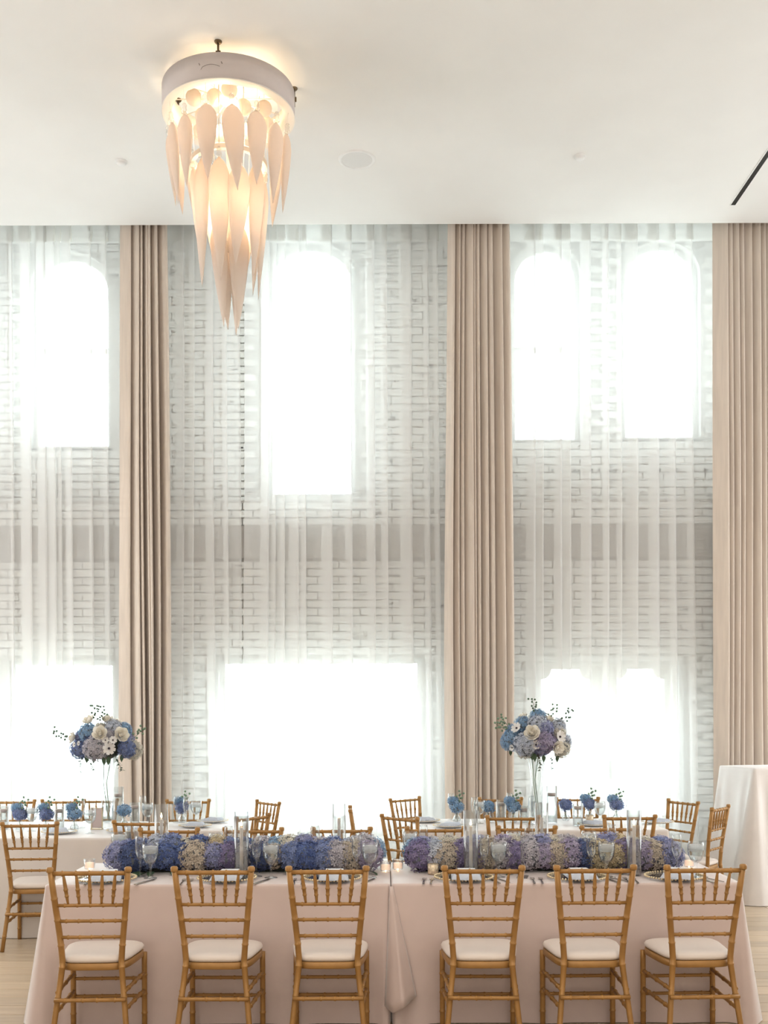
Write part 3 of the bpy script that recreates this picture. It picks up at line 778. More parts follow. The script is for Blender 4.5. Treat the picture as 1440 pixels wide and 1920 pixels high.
tcloth('pale cloth over the long rear table in front of the notched door', 'rear tablecloths', xC0, xC1, dC, dC+0.98, TZ, (.02, .04, .03, .03), (.03, .04, .02, .03), M['ivory'], 5)
ct = tcloth('white cloth falling over the tall cocktail table by the last drape', None, 0.0, 0.62, 0.0, 0.62, 1.2, (.07, .05, .05, .10), (.17, .06, .06, .10), M['ivory'], 6, wave=0.02)
ct.location = (X(1414, 9.58), 9.58, 0); ct.rotation_euler[2] = R(12)

# ------------------------------------------------------------------ flowers
def head_mesh(seed, R0, n, low=-0.55, petal=0.0125):
    r = random.Random(seed); m = MB(); k = 0
    for i in range(n):
        zz = 1-(i+0.5)/n*(1-low); ph = i*2.399963+r.uniform(-.25, .25); rr = math.sqrt(max(0, 1-zz*zz))
        nrm = Vector((rr*math.cos(ph), rr*math.sin(ph), zz))
        nrm = (nrm+Vector([r.uniform(-.25, .25) for _ in range(3)])).normalized()
        c = Vector((rr*math.cos(ph), rr*math.sin(ph), zz))*R0*r.uniform(0.84, 1.10)
        u = nrm.orthogonal().normalized(); v = nrm.cross(u); a0 = r.uniform(0, 6.28); s = petal*r.uniform(.8, 1.2)
        V = [c]; Fc = []
        for q in range(4):
            a = a0+q*PI/2
            e = lambda ang, l, h: c+(u*math.cos(ang)+v*math.sin(ang))*l+nrm*h
            b = len(V)
            V += [e(a-.55, s*.8, s*.10), e(a, s*1.25, s*r.uniform(.0, .45)), e(a+.55, s*.8, s*.10)]
            Fc += [(0, b, b+1, b+2)]
        m.add(V, Fc, 0, False)
    m.ball((0, 0, 0), R0*0.86, 10, 1)
    return m.mesh('hydrangea_head', HYD['blue'], M['core'])
HEADS = [head_mesh(s, 0.082, 260) for s in (1, 2, 3)]
SMALL = [head_mesh(s, 0.046, 70, -0.6, 0.0135) for s in (4, 5)]
def rose_mesh(seed, R0):
    r = random.Random(seed); m = MB()
    for ring, (cnt, rad, h, open_) in enumerate(((3, .28, .80, .05), (4, .52, .86, .12), (5, .78, .80, .25), (6, .98, .62, .5))):
        for k in range(cnt):
            a0 = 2*PI*k/cnt+ring*.5+r.uniform(-.1, .1); V = []; Fc = []; wd = PI/cnt*1.25
            for i in range(5):
                t = i/4
                for j in range(5):
                    s = (j-2)/2; rr = R0*rad*(0.35+0.65*math.sin(t*PI/2))*(1+0.15*open_*t*t)
                    hh = R0*(h*t*1.25-0.18*t*s*s-0.35*open_*max(0, t-.7))
                    a = a0+s*wd*(0.4+0.6*math.sin(PI*min(1, .15+t*.85)))
                    V.append((rr*math.cos(a), rr*math.sin(a), hh))
            for i in range(4):
                for j in range(4): Fc.append((i*5+j, i*5+j+1, i*5+j+6, i*5+j+5))
            m.add(V, Fc, 0, True)
    m.ball((0, 0, R0*.3), R0*.3, 8)
    return m
ROSE = rose_mesh(1, 0.052).mesh('rose', M['cream'])
def anemone_mesh(R0):
    m = MB(); r = random.Random(2)
    for k in range(8):
        a0 = 2*PI*k/8; V = []; Fc = []
        for i in range(4):
            t = i/3
            for j in range(4):
                s = (j-1.5)/1.5; rr = R0*(0.15+0.85*t); a = a0+s*0.42*(0.5+0.6*math.sin(PI*min(1, .2+t*.75)))
                V.append((rr*math.cos(a), rr*math.sin(a), R0*(0.35*t*t+0.04*(k % 2))))
        for i in range(3):
            for j in range(3): Fc.append((i*4+j, i*4+j+1, i*4+j+5, i*4+j+4))
        m.add(V, Fc, 0, True)
    m.ball((0, 0, R0*.08), R0*.2, 8, 1)
    return m.mesh('anemone', M['white'], M['darkcore'])
ANEM = anemone_mesh(0.045); ANEM2 = anemone_mesh(0.026)
def sprig_mesh(seed, L, nl, leaf, mat, round_=False):
    r = random.Random(seed); m = MB()
    P = [Vector((0, 0, 0)), Vector((r.uniform(-.02, .02), 0, L*.5)), Vector((r.uniform(-.04, .04), r.uniform(-.03, .03), L))]
    Q = catmull(P, 6); m.tube(Q, 0.0018, 5)
    for i in range(nl):
        t = 0.25+0.75*(i+0.5)/nl; p = Q[min(len(Q)-1, int(t*(len(Q)-1)))]
        a = i*2.4+r.uniform(-.3, .3); d = Vector((math.cos(a), math.sin(a), r.uniform(.2, .9))).normalized()
        if round_:
            m.tube([p, p+d*leaf*1.4], 0.001, 4); q = p+d*leaf*1.6; m.ball(tuple(q), leaf*.5, 6)
        else:
            s = d.cross(Vector((0, 0, 1))).normalized()*leaf*.3
            m.add([p, p+d*leaf*.5+s+Vector((0, 0, leaf*.08)), p+d*leaf, p+d*leaf*.5-s+Vector((0, 0, leaf*.08)), p+d*leaf*.5], [(0, 1, 4), (1, 2, 4), (2, 3, 4), (3, 0, 4)], 0, False)
    return m.mesh('sprig', mat)
SPRIG = [sprig_mesh(1, .17, 12, .018, M['leaf'], True), sprig_mesh(2, .15, 14, .034, M['leaf']), sprig_mesh(3, .14, 10, .02, M['palegreen'], True)]
LEAF = MB().add([(0, 0, 0), (.022, .03, .006), (.02, .06, .004), (0, .095, -.01), (-.02, .06, .004), (-.022, .03, .006), (0, .03, 0), (0, .06, -.002)], [(0, 1, 6), (1, 2, 7, 6), (2, 3, 7), (3, 4, 7), (4, 5, 6, 7), (5, 0, 6)], 0, True).mesh('leaf', M['leaf'])
def aim(o, d, roll=0):
    o.rotation_mode = 'QUATERNION'; o.rotation_quaternion = Vector(d).normalized().to_track_quat('Z', 'Y') @ Matrix.Rotation(roll, 3, 'Z').to_quaternion()

def runner(px0, px1, colours, label, seed):
    """a low bank of hydrangea heads along the middle of the table; colours: near row, top row and far row from one end to the other"""
    r = random.Random(seed)
    yc = 6.365; xa, xb = X(px0, yc-.06)+.07, X(px1, yc-.06)-.07
    t = thing('hydrangea_runner', label, 'flowers', ((xa+xb)/2, yc, TZ))
    L = xb-xa
    link('foam_base', MB().bbox(-L/2-.02, L/2+.02, -.10, .10, 0.002, .07, .02).mesh('foam_base', M['moss']), t)
    near, top, far = colours
    for row, (cols, dy, z) in enumerate(((near, -.105, .083), (top, .005, .118), (far, .115, .085))):
        n = len(cols)
        for i, c in enumerate(cols):
            x = -L/2+L*(i+(0.5 if row == 1 else 0.0)*0.6)/(n-1 if row != 1 else n-.4) + r.uniform(-.015, .015)
            sc = r.uniform(.86, 1.12)*(1.04 if row == 0 else 1)
            o = link('hydrangea_head', HEADS[r.randrange(3)], t, (x, dy+r.uniform(-.015, .015), max(.096, z+r.uniform(-.01, .016))), 0, HYD[c])
            aim(o, (r.uniform(-.2, .2), (-.9, -.15, .9)[row], .9), r.uniform(0, 6.28)); o.scale = (sc, sc, sc*.95)
    for i in range(8):
        o = link('leaf', LEAF, t, (r.uniform(-L/2, L/2), -.16+r.uniform(-.01, .01), .018)); o.rotation_euler = (R(-8), R(r.uniform(-20, 20)), R(180+r.uniform(-60, 60)))
    return t
runner(203, 713, (
    ['peri', 'navy', 'blue', 'cobalt', 'cobalt', 'tan', 'peri', 'violet', 'grey', 'navy', 'tan', 'blue', 'cobalt', 'blue', 'grey', 'tan', 'lilac'],
    ['peri', 'cobalt', 'pale', 'blue', 'ivory', 'cobalt', 'straw', 'blue', 'cobalt', 'grey', 'sky', 'ivory', 'peri', 'grey', 'blue', 'pale', 'grey'],
    ['blue', 'peri', 'pale', 'ivory', 'sky', 'straw', 'blue', 'cobalt', 'pale', 'sky', 'sky', 'ivory', 'blue', 'pale', 'sky']),
    'deep blue hydrangea runner with a straw-coloured bloom, left of the seam', 5)
runner(762, 1270, (
    ['violet', 'pale', 'tan', 'violet', 'violet', 'tan', 'grey', 'violet', 'grey', 'lilac', 'tan', 'lilac', 'navy', 'straw', 'straw', 'violet', 'lilac', 'tan', 'peri'],
    ['peri', 'pale', 'ivory', 'lilac', 'peri', 'tan', 'lilac', 'ivory', 'grey', 'peri', 'ivory', 'grey', 'pale', 'ivory', 'peri', 'straw', 'grey', 'ivory', 'blue'],
    ['sky', 'pale', 'lilac', 'grey', 'lilac', 'ivory', 'ivory', 'peri', 'pale', 'blue', 'grey', 'ivory', 'peri', 'pale', 'ivory', 'grey', 'peri']),
    'lilac and tan hydrangea runner right of the seam', 6)

def centerpiece(px, py0, d, spec, sprigs, label, vlabel, vx=0.0):
    """a tall glass trumpet vase with a mound of flowers; spec: (kind, colour, dx, dz in pixels from the mound's base middle, depth offset, scale)"""
    s = d/F; x = X(px, d); zb = Z(py0, d)
    t = thing('tall_flower_arrangement', label, 'flowers', (x, d, zb), 0, 'tall flower arrangements')
    link('foam_ball', MB().ball((0, 0, .10), .15, 14, 0, .75).mesh('foam_ball', M['moss']), t)
    for kind, c, dx, dz, dy, sc in spec:
        pos = Vector((dx*s, dy, dz*s)); out = (pos-Vector((0, .0, .10))); out.y -= .05
        if kind == 'h': o = link('hydrangea_head', HEADS[int(abs(dx)) % 3], t, pos, 0, HYD[c])
        elif kind == 'r': o = link('rose', ROSE, t, pos)
        elif kind == 'a': o = link('anemone', ANEM, t, pos)
        elif kind == 'b': o = link('anemone', ANEM2, t, pos)
        elif kind == 'l': o = link('leaf', LEAF, t, pos)
        if kind == 'l': o.rotation_euler = (R(-70), 0, R(dx*3 % 60-30))
        else: aim(o, out, dx)
        o.scale = (sc, sc, sc)
    for k, dx, dz, ang in sprigs:
        o = link('sprig', SPRIG[k], t, (dx*s, -.04, dz*s)); aim(o, (math.sin(R(ang)), -.1, math.cos(R(ang))), dx)
    # vase
    H = zb-TZ+.05
    v = thing('trumpet_vase', vlabel, 'vase', (x+vx, d, TZ+.001), 0, 'tall glass vases')
    link('glass_body', MB().lathe([(.0, .004), (.072, .004), (.075, .01), (.05, .03), (.048, .06), (.050, H*.4), (.058, H*.7), (.085, H*.93), (.11, H), (.106, H), (.081, H*.93), (.054, H*.7), (.046, H*.4), (.044, .06), (0, .05)], 28).mesh('glass_body', M['glass']), v)
    link('water', MB().lathe([(0, .052), (.042, .062), (.044, H*.3), (.0, H*.3)], 20).mesh('water', M['water']), v)
    for k in range(5):
        a = k*1.3; link('stem', MB().tube([(.02*math.cos(a), .02*math.sin(a), .07), (.03*math.cos(a+2), .03*math.sin(a+2), H*.6), (.05*math.cos(a+1), .05*math.sin(a+1), H-.02)], .0035, 6).mesh('stem', M['palegreen']), v) if k < 2 else None
centerpiece(196, 1420, 8.78, [
    ('h', 'blue', -42, 18, -.05, .98), ('h', 'grey', -6, 20, -.17, 1.18), ('h', 'sky', -27, 48, -.06, .95), ('h', 'blue', 44, 18, -.06, .9), ('h', 'ivory', 52, 15, .02, .95),
    ('h', 'pale', 17, 55, -.03, .95), ('h', 'grey', 10, 42, -.08, .8), ('h', 'peri', -46, 38, .05, .8), ('h', 'sky', 34, 52, .03, .8), ('h', 'navy', -20, 36, -.08, .7), ('h', 'ivory', -4, 56, -.05, .62), ('h', 'pale', 0, 30, .15, 1.1), ('h', 'peri', 30, 30, .14, 1),
    ('r', '', 3, 46, -.185, 1.15), ('r', '', 36, 43, -.13, 1.2), ('r', '', -24, 68, -.05, 1.0), ('r', '', 7, 68, -.02, 1.0), ('r', '', -54, 38, -.03, .9), ('r', '', 23, 63, .0, .8),
    ('a', '', 21, 20, -.22, 1.15), ('b', '', 14, 35, -.21, 1.1), ('b', '', 27, 35, -.20, 1.25), ('b', '', 9, 16, -.22, 1.1), ('b', '', -46, 27, -.15, .9), ('b', '', -38, 29, -.15, .8),
    ('l', '', 8, 4, -.18, .8), ('l', '', 18, 5, -.18, .8), ('l', '', -28, 8, -.1, .8), ('l', '', -60, 28, .0, .9), ('l', '', 38, 8, -.1, .7), ('l', '', -14, 6, -.14, .7), ('l', '', 24, 54, -.08, .8)],
    [(0, -10, 62, -8), (0, -4, 60, 8), (0, -56, 38, -75), (2, 52, 35, 45), (1, -38, 10, 200), (1, -30, 12, 175), (1, 20, 10, 170)],
    'tall mounded arrangement of blue hydrangeas and cream roses before the first drape', 'tall clear trumpet vase under the flower mound before the first drape', .02)
centerpiece(1006, 1418, 9.05, [
    ('h', 'sky', -50, 28, -.04, 1.0), ('h', 'sky', -45, 44, -.02, .8), ('h', 'pale', -26, 22, -.16, 1.15), ('h', 'ivory', -24, 12, -.10, .9), ('h', 'lilac', 10, 26, -.17, 1.1), ('h', 'peri', 4, 22, -.15, 1.05),
    ('h', 'pale', 0, 56, -.10, 1.1), ('h', 'peri', 10, 50, -.12, .95), ('h', 'sky', 2, 72, -.02, .85), ('h', 'sky', -27, 58, -.03, .85), ('h', 'pale', 36, 52, -.05, .95), ('h', 'ivory', 38, 44, -.08, .75), ('h', 'pale', 46, 26, -.05, .95), ('h', 'ivory', 42, 14, -.10, .9), ('h', 'pale', 0, 34, .15, 1.1), ('h', 'peri', -26, 34, .14, 1),
    ('r', '', -14, 42, -.20, 1.25), ('r', '', 30, 17, -.20, 1.05), ('r', '', 20, 66, -.06, .8), ('r', '', 44, 58, -.02, .8), ('r', '', -24, 70, -.0, .8),
    ('a', '', 37, 36, -.18, 1.15), ('a', '', -41, 52, -.14, 1.05), ('b', '', -8, 22, -.22, 1.5), ('b', '', -49, 16, -.12, 1.1), ('b', '', 16, 78, -.03, 1), ('b', '', 46, 60, -.04, 1),
    ('l', '', -14, 10, -.18, .9), ('l', '', -8, 6, -.18, .8), ('l', '', 36, 4, -.12, .8), ('l', '', 8, 3, -.16, .7), ('l', '', 22, 44, -.14, .8), ('l', '', -50, 12, -.06, .6)],
    [(0, -4, 70, -4), (2, -50, 45, -60), (0, 40, 58, 40), (2, 20, 66, 25), (1, 0, 6, 170), (1, 24, 8, 160), (2, -52, 48, -35)],
    'tall mounded arrangement of pale blue hydrangeas and a peach rose before the door', 'tall clear trumpet vase under the flower mound before the notched door', .0)

# ------------------------------------------------------------------ glassware, candles, place settings
G = M['glass']
GOBLET = [('bowl', MB().lathe([(0, .076), (.012, .078), (.030, .092), (.044, .122), (.0475, .15), (.046, .178), (.0435, .197), (.0425, .197), (.045, .178), (.0462, .15), (.0428, .123), (.029, .094), (0, .081)], 24).mesh('bowl', G), [
              ('water', MB().lathe([(0, .083), (.028, .095), (.0420, .1235), (.0452, .150), (.0452, .160), (0, .160)], 20).mesh('water', M['water'])),
              ('ice', MB().lathe([(0, .146), (.030, .142), (.0444, .150), (.0448, .166), (.0435, .180), (.020, .184), (0, .180)], 14).mesh('ice', M['ice']))]),
          ('stem', MB().lathe([(.012, .077), (.0065, .066), (.006, .03), (.008, .012)], 12).mesh('stem', G), []),
          ('foot', MB().lathe([(.008, .012), (.02, .006), (.036, .003), (.0375, .001), (0, .0005)], 24).mesh('foot', G), [])]
FLUTE = [('bowl', MB().lathe([(0, .095), (.008, .097), (.020, .112), (.0285, .145), (.0295, .175), (.0265, .215), (.0245, .235), (.0238, .235), (.0258, .215), (.0287, .175), (.0277, .145), (.019, .113), (0, .101)], 20).mesh('bowl', G), []),
         ('stem', MB().lathe([(.008, .096), (.0045, .085), (.004, .03), (.006, .010)], 10).mesh('stem', G), []),
         ('foot', MB().lathe([(.006, .010), (.018, .005), (.032, .003), (.033, .001), (0, .0005)], 20).mesh('foot', G), [])]
FL = MB().lathe([(0, 0), (.0045, .005), (.0055, .012), (.003, .024), (0, .034)], 10).mesh('flame', M['flame'])
def tube_glass(r, h, th=.003, n=28): return MB().lathe([(0, .002), (r-.002, .002), (r, .005), (r, h), (r-th, h), (r-th, .008), (0, .008)], n).mesh('glass_cylinder', G)
def taper_holder(h=.37, ch_=.285):
    return [('glass_cylinder', tube_glass(.0415, h), []),
            ('holder', MB().lathe([(0, .009), (.022, .009), (.022, .014), (.013, .018), (.013, .03), (0, .03)], 14).mesh('holder', M['glass']), []),
            ('taper_candle', MB().lathe([(0, .016), (.0112, .017), (.0095, ch_-.004), (.006, ch_), (0, ch_)], 14).mesh('taper_candle', M['wax']), [('wick', MB().tube([(0, 0, ch_-.002), (0, 0, ch_+.008)], .001, 5).mesh('wick', M['black']))])]
TAPER = taper_holder(.375, .285)
def floater(r, h, wl):
    return [('glass_cylinder', tube_glass(r, h), []),
            ('water', MB().lathe([(0, .009), (r-.004, .009), (r-.004, wl), (0, wl)], 24).mesh('water', M['water']), []),
            ('floating_candle', MB().lathe([(0, wl-.012), (r*.62, wl-.010), (r*.80, wl+.004), (r*.80, wl+.016), (r*.70, wl+.020), (0, wl+.019)], 20).mesh('floating_candle', M['pinkwax']), [])]
FLOAT_S, FLOAT_M, FLOAT_T = floater(.040, .145, .100), floater(.042, .19, .145), floater(.046, .32, .24)
VOTIVE = [('cup', MB().lathe([(0, .002), (.026, .002), (.030, .006), (.034, .062), (.0315, .062), (.0285, .010), (0, .008)], 20).mesh('cup', M['glass']), []),
          ('candle', MB().lathe([(0, .010), (.027, .010), (.0295, .040), (.0, .041)], 18).mesh('candle', M['glowwax']), [('flame', FL)])]
VOTIVE_GOLD = [('cup', MB().lathe([(0, .002), (.028, .002), (.031, .006), (.032, .062), (.030, .062), (.0285, .010), (0, .008)], 20).mesh('cup', M['goldglass']), []), VOTIVE[1]]
bead = MB()
CHARGER = [('glass_plate', MB().lathe([(0, .004), (.10, .004), (.125, .008), (.160, .014), (.160, .017), (.125, .0115), (.10, .008), (0, .008)], 48).mesh('glass_plate', M['charger']), [])]
bm_ = MB()
for k in range(56):
    a = 2*PI*k/56; bm_.ball((.163*math.cos(a), .163*math.sin(a), .0165), .0062, 6)
CHARGER.append(('beaded_rim', bm_.mesh('beaded_rim', M['goldbead']), []))
PLATE = [('dinner_plate_body', MB().lathe([(0, .004), (.075, .004), (.10, .009), (.132, .019), (.132, .022), (.10, .013), (.075, .008), (0, .008)], 40).mesh('dinner_plate', M['porcelain']), []),
         ('beaded_rim', None, [])]
bm2 = MB()
for k in range(44):
    a = 2*PI*k/44; bm2.ball((.134*math.cos(a), .134*math.sin(a), .021), .0046, 6)
PLATE[1] = ('beaded_rim', bm2.mesh('beaded_rim', M['goldbead']), [])
def napkin_mesh(w, l, h, seed):
    r = random.Random(seed); V = []; Fc = []; nx, ny = 12, 14
    for j in range(ny+1):
        v = j/ny
        for i in range(nx+1):
            u = i/nx; e = min(1, min(u, 1-u)*9)**.5*min(1, min(v, 1-v)*9)**.5
            V.append(((u-.5)*w, (v-.5)*l, h*e*(.75+.25*(1-v))+.0025*math.sin(u*9+v*5+seed)))
    n = len(V)
    for j in range(ny+1):
        for i in range(nx+1): V.append(((i/nx-.5)*w, (j/ny-.5)*l, 0.0))
    W = nx+1
    for j in range(ny):
        for i in range(nx):
            a = j*W+i; Fc.append((a, a+1, a+W+1, a+W)); Fc.append((n+a, n+a+W, n+a+W+1, n+a+1))
    for i in range(nx):
        Fc.append((i, n+i, n+i+1, i+1)); a = ny*W+i; Fc.append((a, a+1, n+a+1, n+a))
    for j in range(ny):
        a = j*W; Fc.append((a, a+W, n+a+W, n+a)); a = j*W+nx; Fc.append((a, n+a, n+a+W, a+W))
    return MB().add(V, Fc, 0, True).mesh('napkin', M['napkin'])
NAP = napkin_mesh(.165, .27, .030, 1)
CARD = MB().bbox(-.05, .05, -.085, .085, 0, .0015, .0005).mesh('menu_card', M['card'])
def cutlery(kind):
    m = MB()
    if kind == 'fork':
        m.add([(-.005, -.1, 0), (.005, -.1, 0), (.006, -.06, .003), (.0025, .02, .004), (.011, .045, .003), (.011, .06, .003), (-.011, .06, .003), (-.011, .045, .003), (-.0025, .02, .004), (-.006, -.06, .003)], [tuple(range(10))], 0, False)
        for k in range(4):
            x = -.0095+k*.0063; m.box(x-.0014, x+.0014, .058, .10, .003, .0052)
        m.box(-.0025, .0025, -.06, .02, .001, .003)
    elif kind == 'knife':
        m.bbox(-.006, .006, -.11, .0, 0.0, .006, .002)
        m.add([(-.008, 0, .001), (.006, 0, .001), (.008, .06, .001), (.002, .115, .001), (-.008, .09, .001), (-.008, 0, .004), (.006, 0, .004), (.008, .06, .003), (.002, .115, .002), (-.008, .09, .003)], [(0, 4, 3, 2, 1), (5, 6, 7, 8, 9), (0, 1, 6, 5), (1, 2, 7, 6), (2, 3, 8, 7), (3, 4, 9, 8), (4, 0, 5, 9)], 0, False)
    else:
        m.box(-.004, .004, -.10, .03, .001, .004); m.ball((0, .06, .005), .018, 12, 0, .25)
    return m.mesh(kind, M['steel'])
FORK, KNIFE, SPOON = cutlery('fork'), cutlery('knife'), cutlery('spoon')
TT = TZ+.001
near = [(200, 1645, 281, 262, (152, 162), 271), (425, 1644, 507, 480, (344, 353), 490), (622, 1644, 693, 668, (554, 565), 690), (868, 1643, 934, 907, (798, 808), 925), (1080, 1642, 1136, 1108, (1004, 1015), 1146), (1262, 1641, 1304, 1268, (1180, 1192), 1322)]
for i, (cx, cyp, gx, fx, fk, kx) in enumerate(near):
    w = '%s near-side setting from left' % ORD[i]
    p = onz(cx, cyp, TT); p.y = 5.985; p.x = X(cx, 6.0)
    spawn(CHARGER, 'charger_plate', 'clear glass charger with gold beaded rim, '+w, 'plate', p, 0, 'chargers on the front tables')
    tilt = R(-22) if i == 5 else (R(12) if i == 0 else R((i % 3-1)*3))
    tag(link('napkin', NAP, None, (p.x+.01, p.y-.045, TT+.0215), tilt), 'folded dusty blue napkin on the charger, '+w, 'napkin', 'napkins on the front tables')
    tag(link('menu_card', CARD, None, (p.x+.015, p.y-.02, TT+.0545), tilt), 'white menu card on the napkin, '+w, 'card', 'menu cards on the front tables').rotation_euler[0] = R(-2)
    q = onz(gx, 1646, TT); spawn(GOBLET, 'water_goblet', 'stemmed water goblet with ice, '+w, 'glass', (X(gx, 6.055), 6.055, TT), i, 'water goblets on the front tables')
    spawn(FLUTE, 'champagne_flute', 'empty champagne flute, '+w, 'glass', (X(fx, 6.105), 6.105, TT), i*.7, 'flutes on the front tables')
    for k, x in enumerate(fk):
        tag(link('fork', FORK, None, (X(x, 5.88)-.012+.012*k, 5.90, TT+.001), R(-4 if i > 2 else 3)), '%s fork, %s' % ('outer' if k == 0 else 'inner', w), 'fork', 'forks on the front tables')
    tag(link('table_knife', KNIFE, None, (X(kx, 5.9), 5.91, TT+.001), R(-20 if i < 3 else 12)), 'steel table knife, '+w, 'knife', 'knives on the front tables')
    if i >= 3:
        tag(link('spoon', SPOON, None, (X(kx, 5.9)+.045, 5.93, TT+.001), R(20)), 'steel spoon beside the knife, '+w, 'spoon', 'spoons on the front tables')
far = [(222, 243), (404, 428), (570, 590), (768, 793), (962, 991), (1103, 1146)]
for i, (gx, fx) in enumerate(far):
    w = 'runners\' far side, %s from left' % ORD[i]
    spawn(GOBLET, 'water_goblet', 'iced water goblet on the '+w, 'glass', (X(gx, 6.64), 6.64, TT), i, 'water goblets on the front tables')
    spawn(FLUTE, 'champagne_flute', 'champagne flute on the '+w, 'glass', (X(fx, 6.655), 6.655, TT), i, 'flutes on the front tables')
for i, (px, y, lb) in enumerate(((302, 6.62, 'behind the deep blue runner by the first beige drape'), (452, 6.10, 'in front of the deep blue runner'), (635, 6.62, 'behind the deep blue runner near the aisle'),
                     (882, 6.10, 'in front of the lilac end of the right runner'), (1015, 6.62, 'behind the right runner'), (1188, 6.10, 'in front of the tan end of the right runner'))):
    o = spawn(TAPER, 'taper_candle_holder', 'taper candle in glass cylinder '+lb, 'candle holder', (X(px, y), y, TT), 0, 'taper candles on the front tables')
    if i != 4: link('flame', FL, o, (0, 0, .289))
for i, (px, py, kind, lb) in enumerate(((722, 1634, 0, 'just left of the seam between the blush cloths'), (745, 1631, 0, 'just right of the seam between the blush cloths'), (811, 1640, 1, 'in a gold cup before the lilac runner'), (1291, 1628, 0, 'by the last goblet at the right table end'), (167, 1628, 0, 'at the left end of the blush table'))):
    spawn(VOTIVE_GOLD if kind else VOTIVE, 'votive_candle', 'lit votive candle '+lb, 'candle', onz(px, py, TT), 0, 'votive candles')
st = thing('acrylic_sign_stand', 'clear acrylic stand seen edge-on before the lilac runner', 'sign stand', (X(979, 6.05), 6.05, TT), R(78))
link('upright', MB().bbox(-.05, .05, -.006, .006, .004, .2, .001).mesh('upright', M['water']), st)
link('base', MB().bbox(-.055, .055, -.03, .03, 0, .005, .001).mesh('base', M['water']), st)

# rear tables
def bud(px, py, label, col, sc=1.0, two=False):
    p = onz(px, py, TT)
    t = thing('bud_vase', label, 'vase', p, 0, 'hydrangea bud vases')
    link('glass_body', MB().lathe([(0, .002), (.026, .002), (.034, .014), (.034, .034), (.022, .056), (.014, .066), (.016, .082), (.0145, .082), (.0125, .066), (.020, .055), (.032, .034), (.032, .016), (0, .006)], 18).mesh('glass_body', M['glass']), t)
    link('water', MB().lathe([(0, .008), (.030, .018), (.031, .034), (.024, .048), (0, .048)], 16).mesh('water', M['water']), t)
    link('stem', MB().tube([(.005, 0, .012), (-.004, 0, .08), (.0, 0, .125)], .0028, 6).mesh('stem', M['palegreen']), t)
    h = link('hydrangea_head', SMALL[int(px) % 2], t, (0, 0, .135*sc), 0, HYD[col]); h.scale = (1.2, 1.2, 1.1); aim(h, (.1, -.4, 1), px)
    if two:
        h = link('hydrangea_head', SMALL[0], t, (-.03, .02, .185), 0, HYD['sky']); h.scale = (.95, .95, .85)
        link('sprig', SPRIG[2], t, (.01, .01, .12)).rotation_euler[1] = R(12)
    return t
for px, py, c, two, lb in ((37, 1556, 'blue', True, 'farthest left on the rear tables'), (86, 1556, 'blue', True, 'between a goblet and a square candle glass'), (139, 1556, 'sky', True, 'behind the water goblet by the menu card'),
        (232, 1549, 'sky', False, 'beside the tall floating candle at the first drape'), (341, 1540, 'blue', True, 'among the flutes by the stacked plates'),
        (856, 1543, 'sky', True, 'nearest the aisle on the long rear table'), (915, 1543, 'sky', False, 'behind the taper candle below the middle drape'), (962, 1543, 'sky', True, 'between two floating candles below the middle drape'),
        (1060, 1540, 'blue', False, 'beside the tallest floating candle'), (1104, 1538, 'blue', True, 'beside the pink square candle'), (1156, 1540, 'blue', True, 'at the far end of the long rear table')):
    bud(px, py, 'small blue hydrangea bud vase, '+lb, c, 1.0, two)
for px, py, lb in ((59, 1556, 'second from the picture edge'), (168, 1561, 'in front of the pink menu card'), (276, 1548, 'left of the flame below the first drape'), (367, 1543, 'above the stacked plates by the aisle'),
        (898, 1545, 'behind the lit taper on the long rear table'), (1124, 1548, 'between the bud vases of the long rear table')):
    spawn(GOBLET, 'water_goblet', 'rear table water goblet '+lb, 'glass', onz(px, py, TT), px, 'water goblets on the rear tables')
for px, py, lb in ((152, 1550, 'beside the pink menu card'), (267, 1535, 'before the first beige drape'), (349, 1546, 'in front of the bud vase by the plates'), (331, 1538, 'behind the bud vase by the plates'), (201, 1540, 'beneath the tall flower arrangement'),
        (845, 1538, 'nearest the aisle on the long table'), (889, 1548, 'behind the lit taper on the long table'), (955, 1536, 'below the middle drape'), (996, 1545, 'beside the second floating candle'), (1170, 1538, 'at the far end of the long table')):
    spawn(FLUTE, 'champagne_flute', 'rear table champagne flute '+lb, 'glass', onz(px, py, TT), 0, 'flutes on the rear tables')
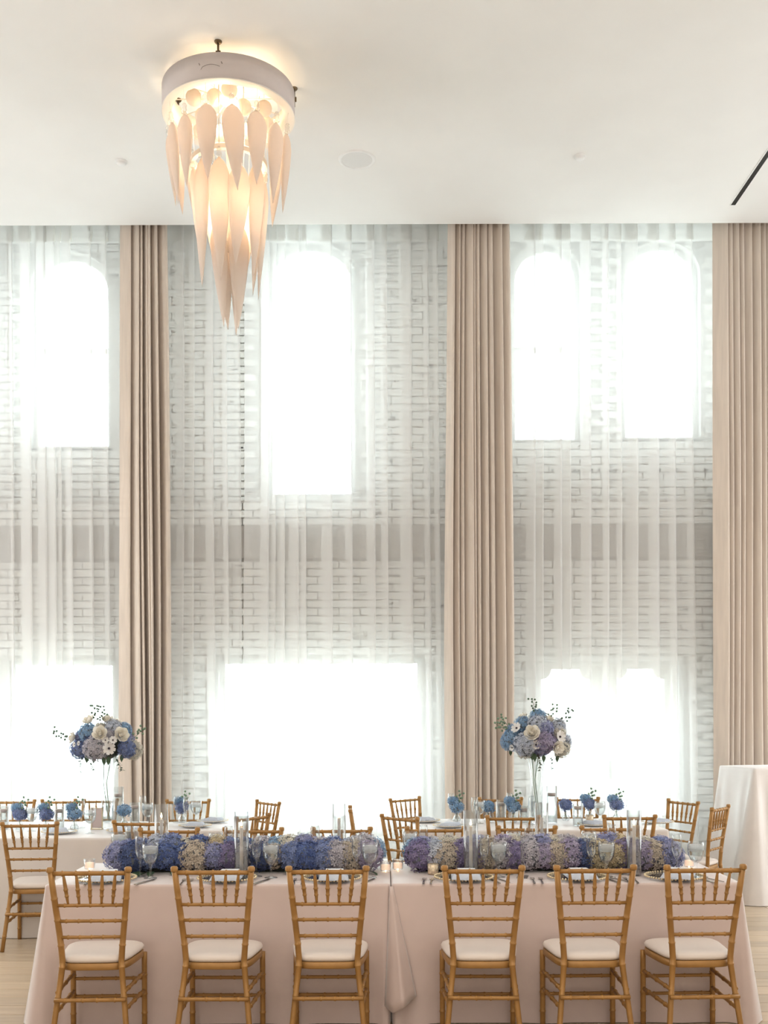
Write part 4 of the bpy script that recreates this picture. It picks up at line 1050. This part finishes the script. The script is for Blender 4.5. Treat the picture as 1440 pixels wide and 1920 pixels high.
for px, py, P, lb in ((221, 1543, FLOAT_T, 'tall cylinder under the tall arrangement by the first drape'), (252, 1545, FLOAT_M, 'cylinder before the first beige drape'), (110, 1553, FLOAT_M, 'cylinder between two bud vases'), (6, 1552, FLOAT_M, 'cylinder cut by the picture edge'),
        (939, 1541, FLOAT_M, 'cylinder below the middle drape'), (982, 1543, FLOAT_S, 'short cylinder below the right tall arrangement'), (1034, 1545, FLOAT_T, 'tallest cylinder beside the right tall arrangement'), (1083, 1550, FLOAT_M, 'cylinder between the bud vases before the door')):
    spawn(P, 'floating_candle_cylinder', 'pink floating candle in '+lb, 'candle holder', onz(px, py, TT), 0, 'floating candles on the rear tables')
p = onz(181, 1553, TT)
t = thing('menu_stand', 'pink menu card standing in a clear frame on the left rear table', 'card', p, R(-4))
link('card', MB().bbox(-.04, .04, -.001, .001, .01, .17, .0004).mesh('card', solid('pink_card', (.72, .60, .58), .8)), t)
link('frame', MB().box(-.048, -.041, -.006, .006, 0, .178).box(.041, .048, -.006, .006, 0, .178).box(-.048, .048, -.006, .006, .171, .178).box(-.048, .048, -.02, .02, 0, .008).mesh('frame', M['goldbead']), t)
for px, py, lb, tl in ((110, 1561, 'beside the leftmost rear chair', 0), (365, 1550, 'nearer of two by the aisle end', 1), (398, 1541, 'farther of two by the aisle end', 1), (795, 1542, 'farther of two at the aisle end of the long table', 1), (842, 1552, 'nearer of two at the aisle end of the long table', 1), (1113, 1550, 'at the middle of the long table', 0), (1232, 1546, 'at the far end of the long table', 1), (232, 1559, 'behind the chair top above the blue runner', 0)):
    p = onz(px, py, TT)
    spawn(PLATE, 'dinner_plate', 'white plate with beaded rim '+lb, 'plate', p, 0, 'plates on the rear tables')
    tag(link('napkin', NAP, None, (p.x+.005, p.y-.02, p.z+.024), R(px*7 % 60-30)), 'blue napkin on plate '+lb, 'napkin', 'napkins on the rear tables').scale = (.85, .75, .8)
spawn(VOTIVE_GOLD, 'votive_candle', 'gold votive cup beside the goblet on the long rear table', 'candle', onz(1120-2, 1543, TT)+Vector((-.06, 0, 0)), 0, 'votive candles')
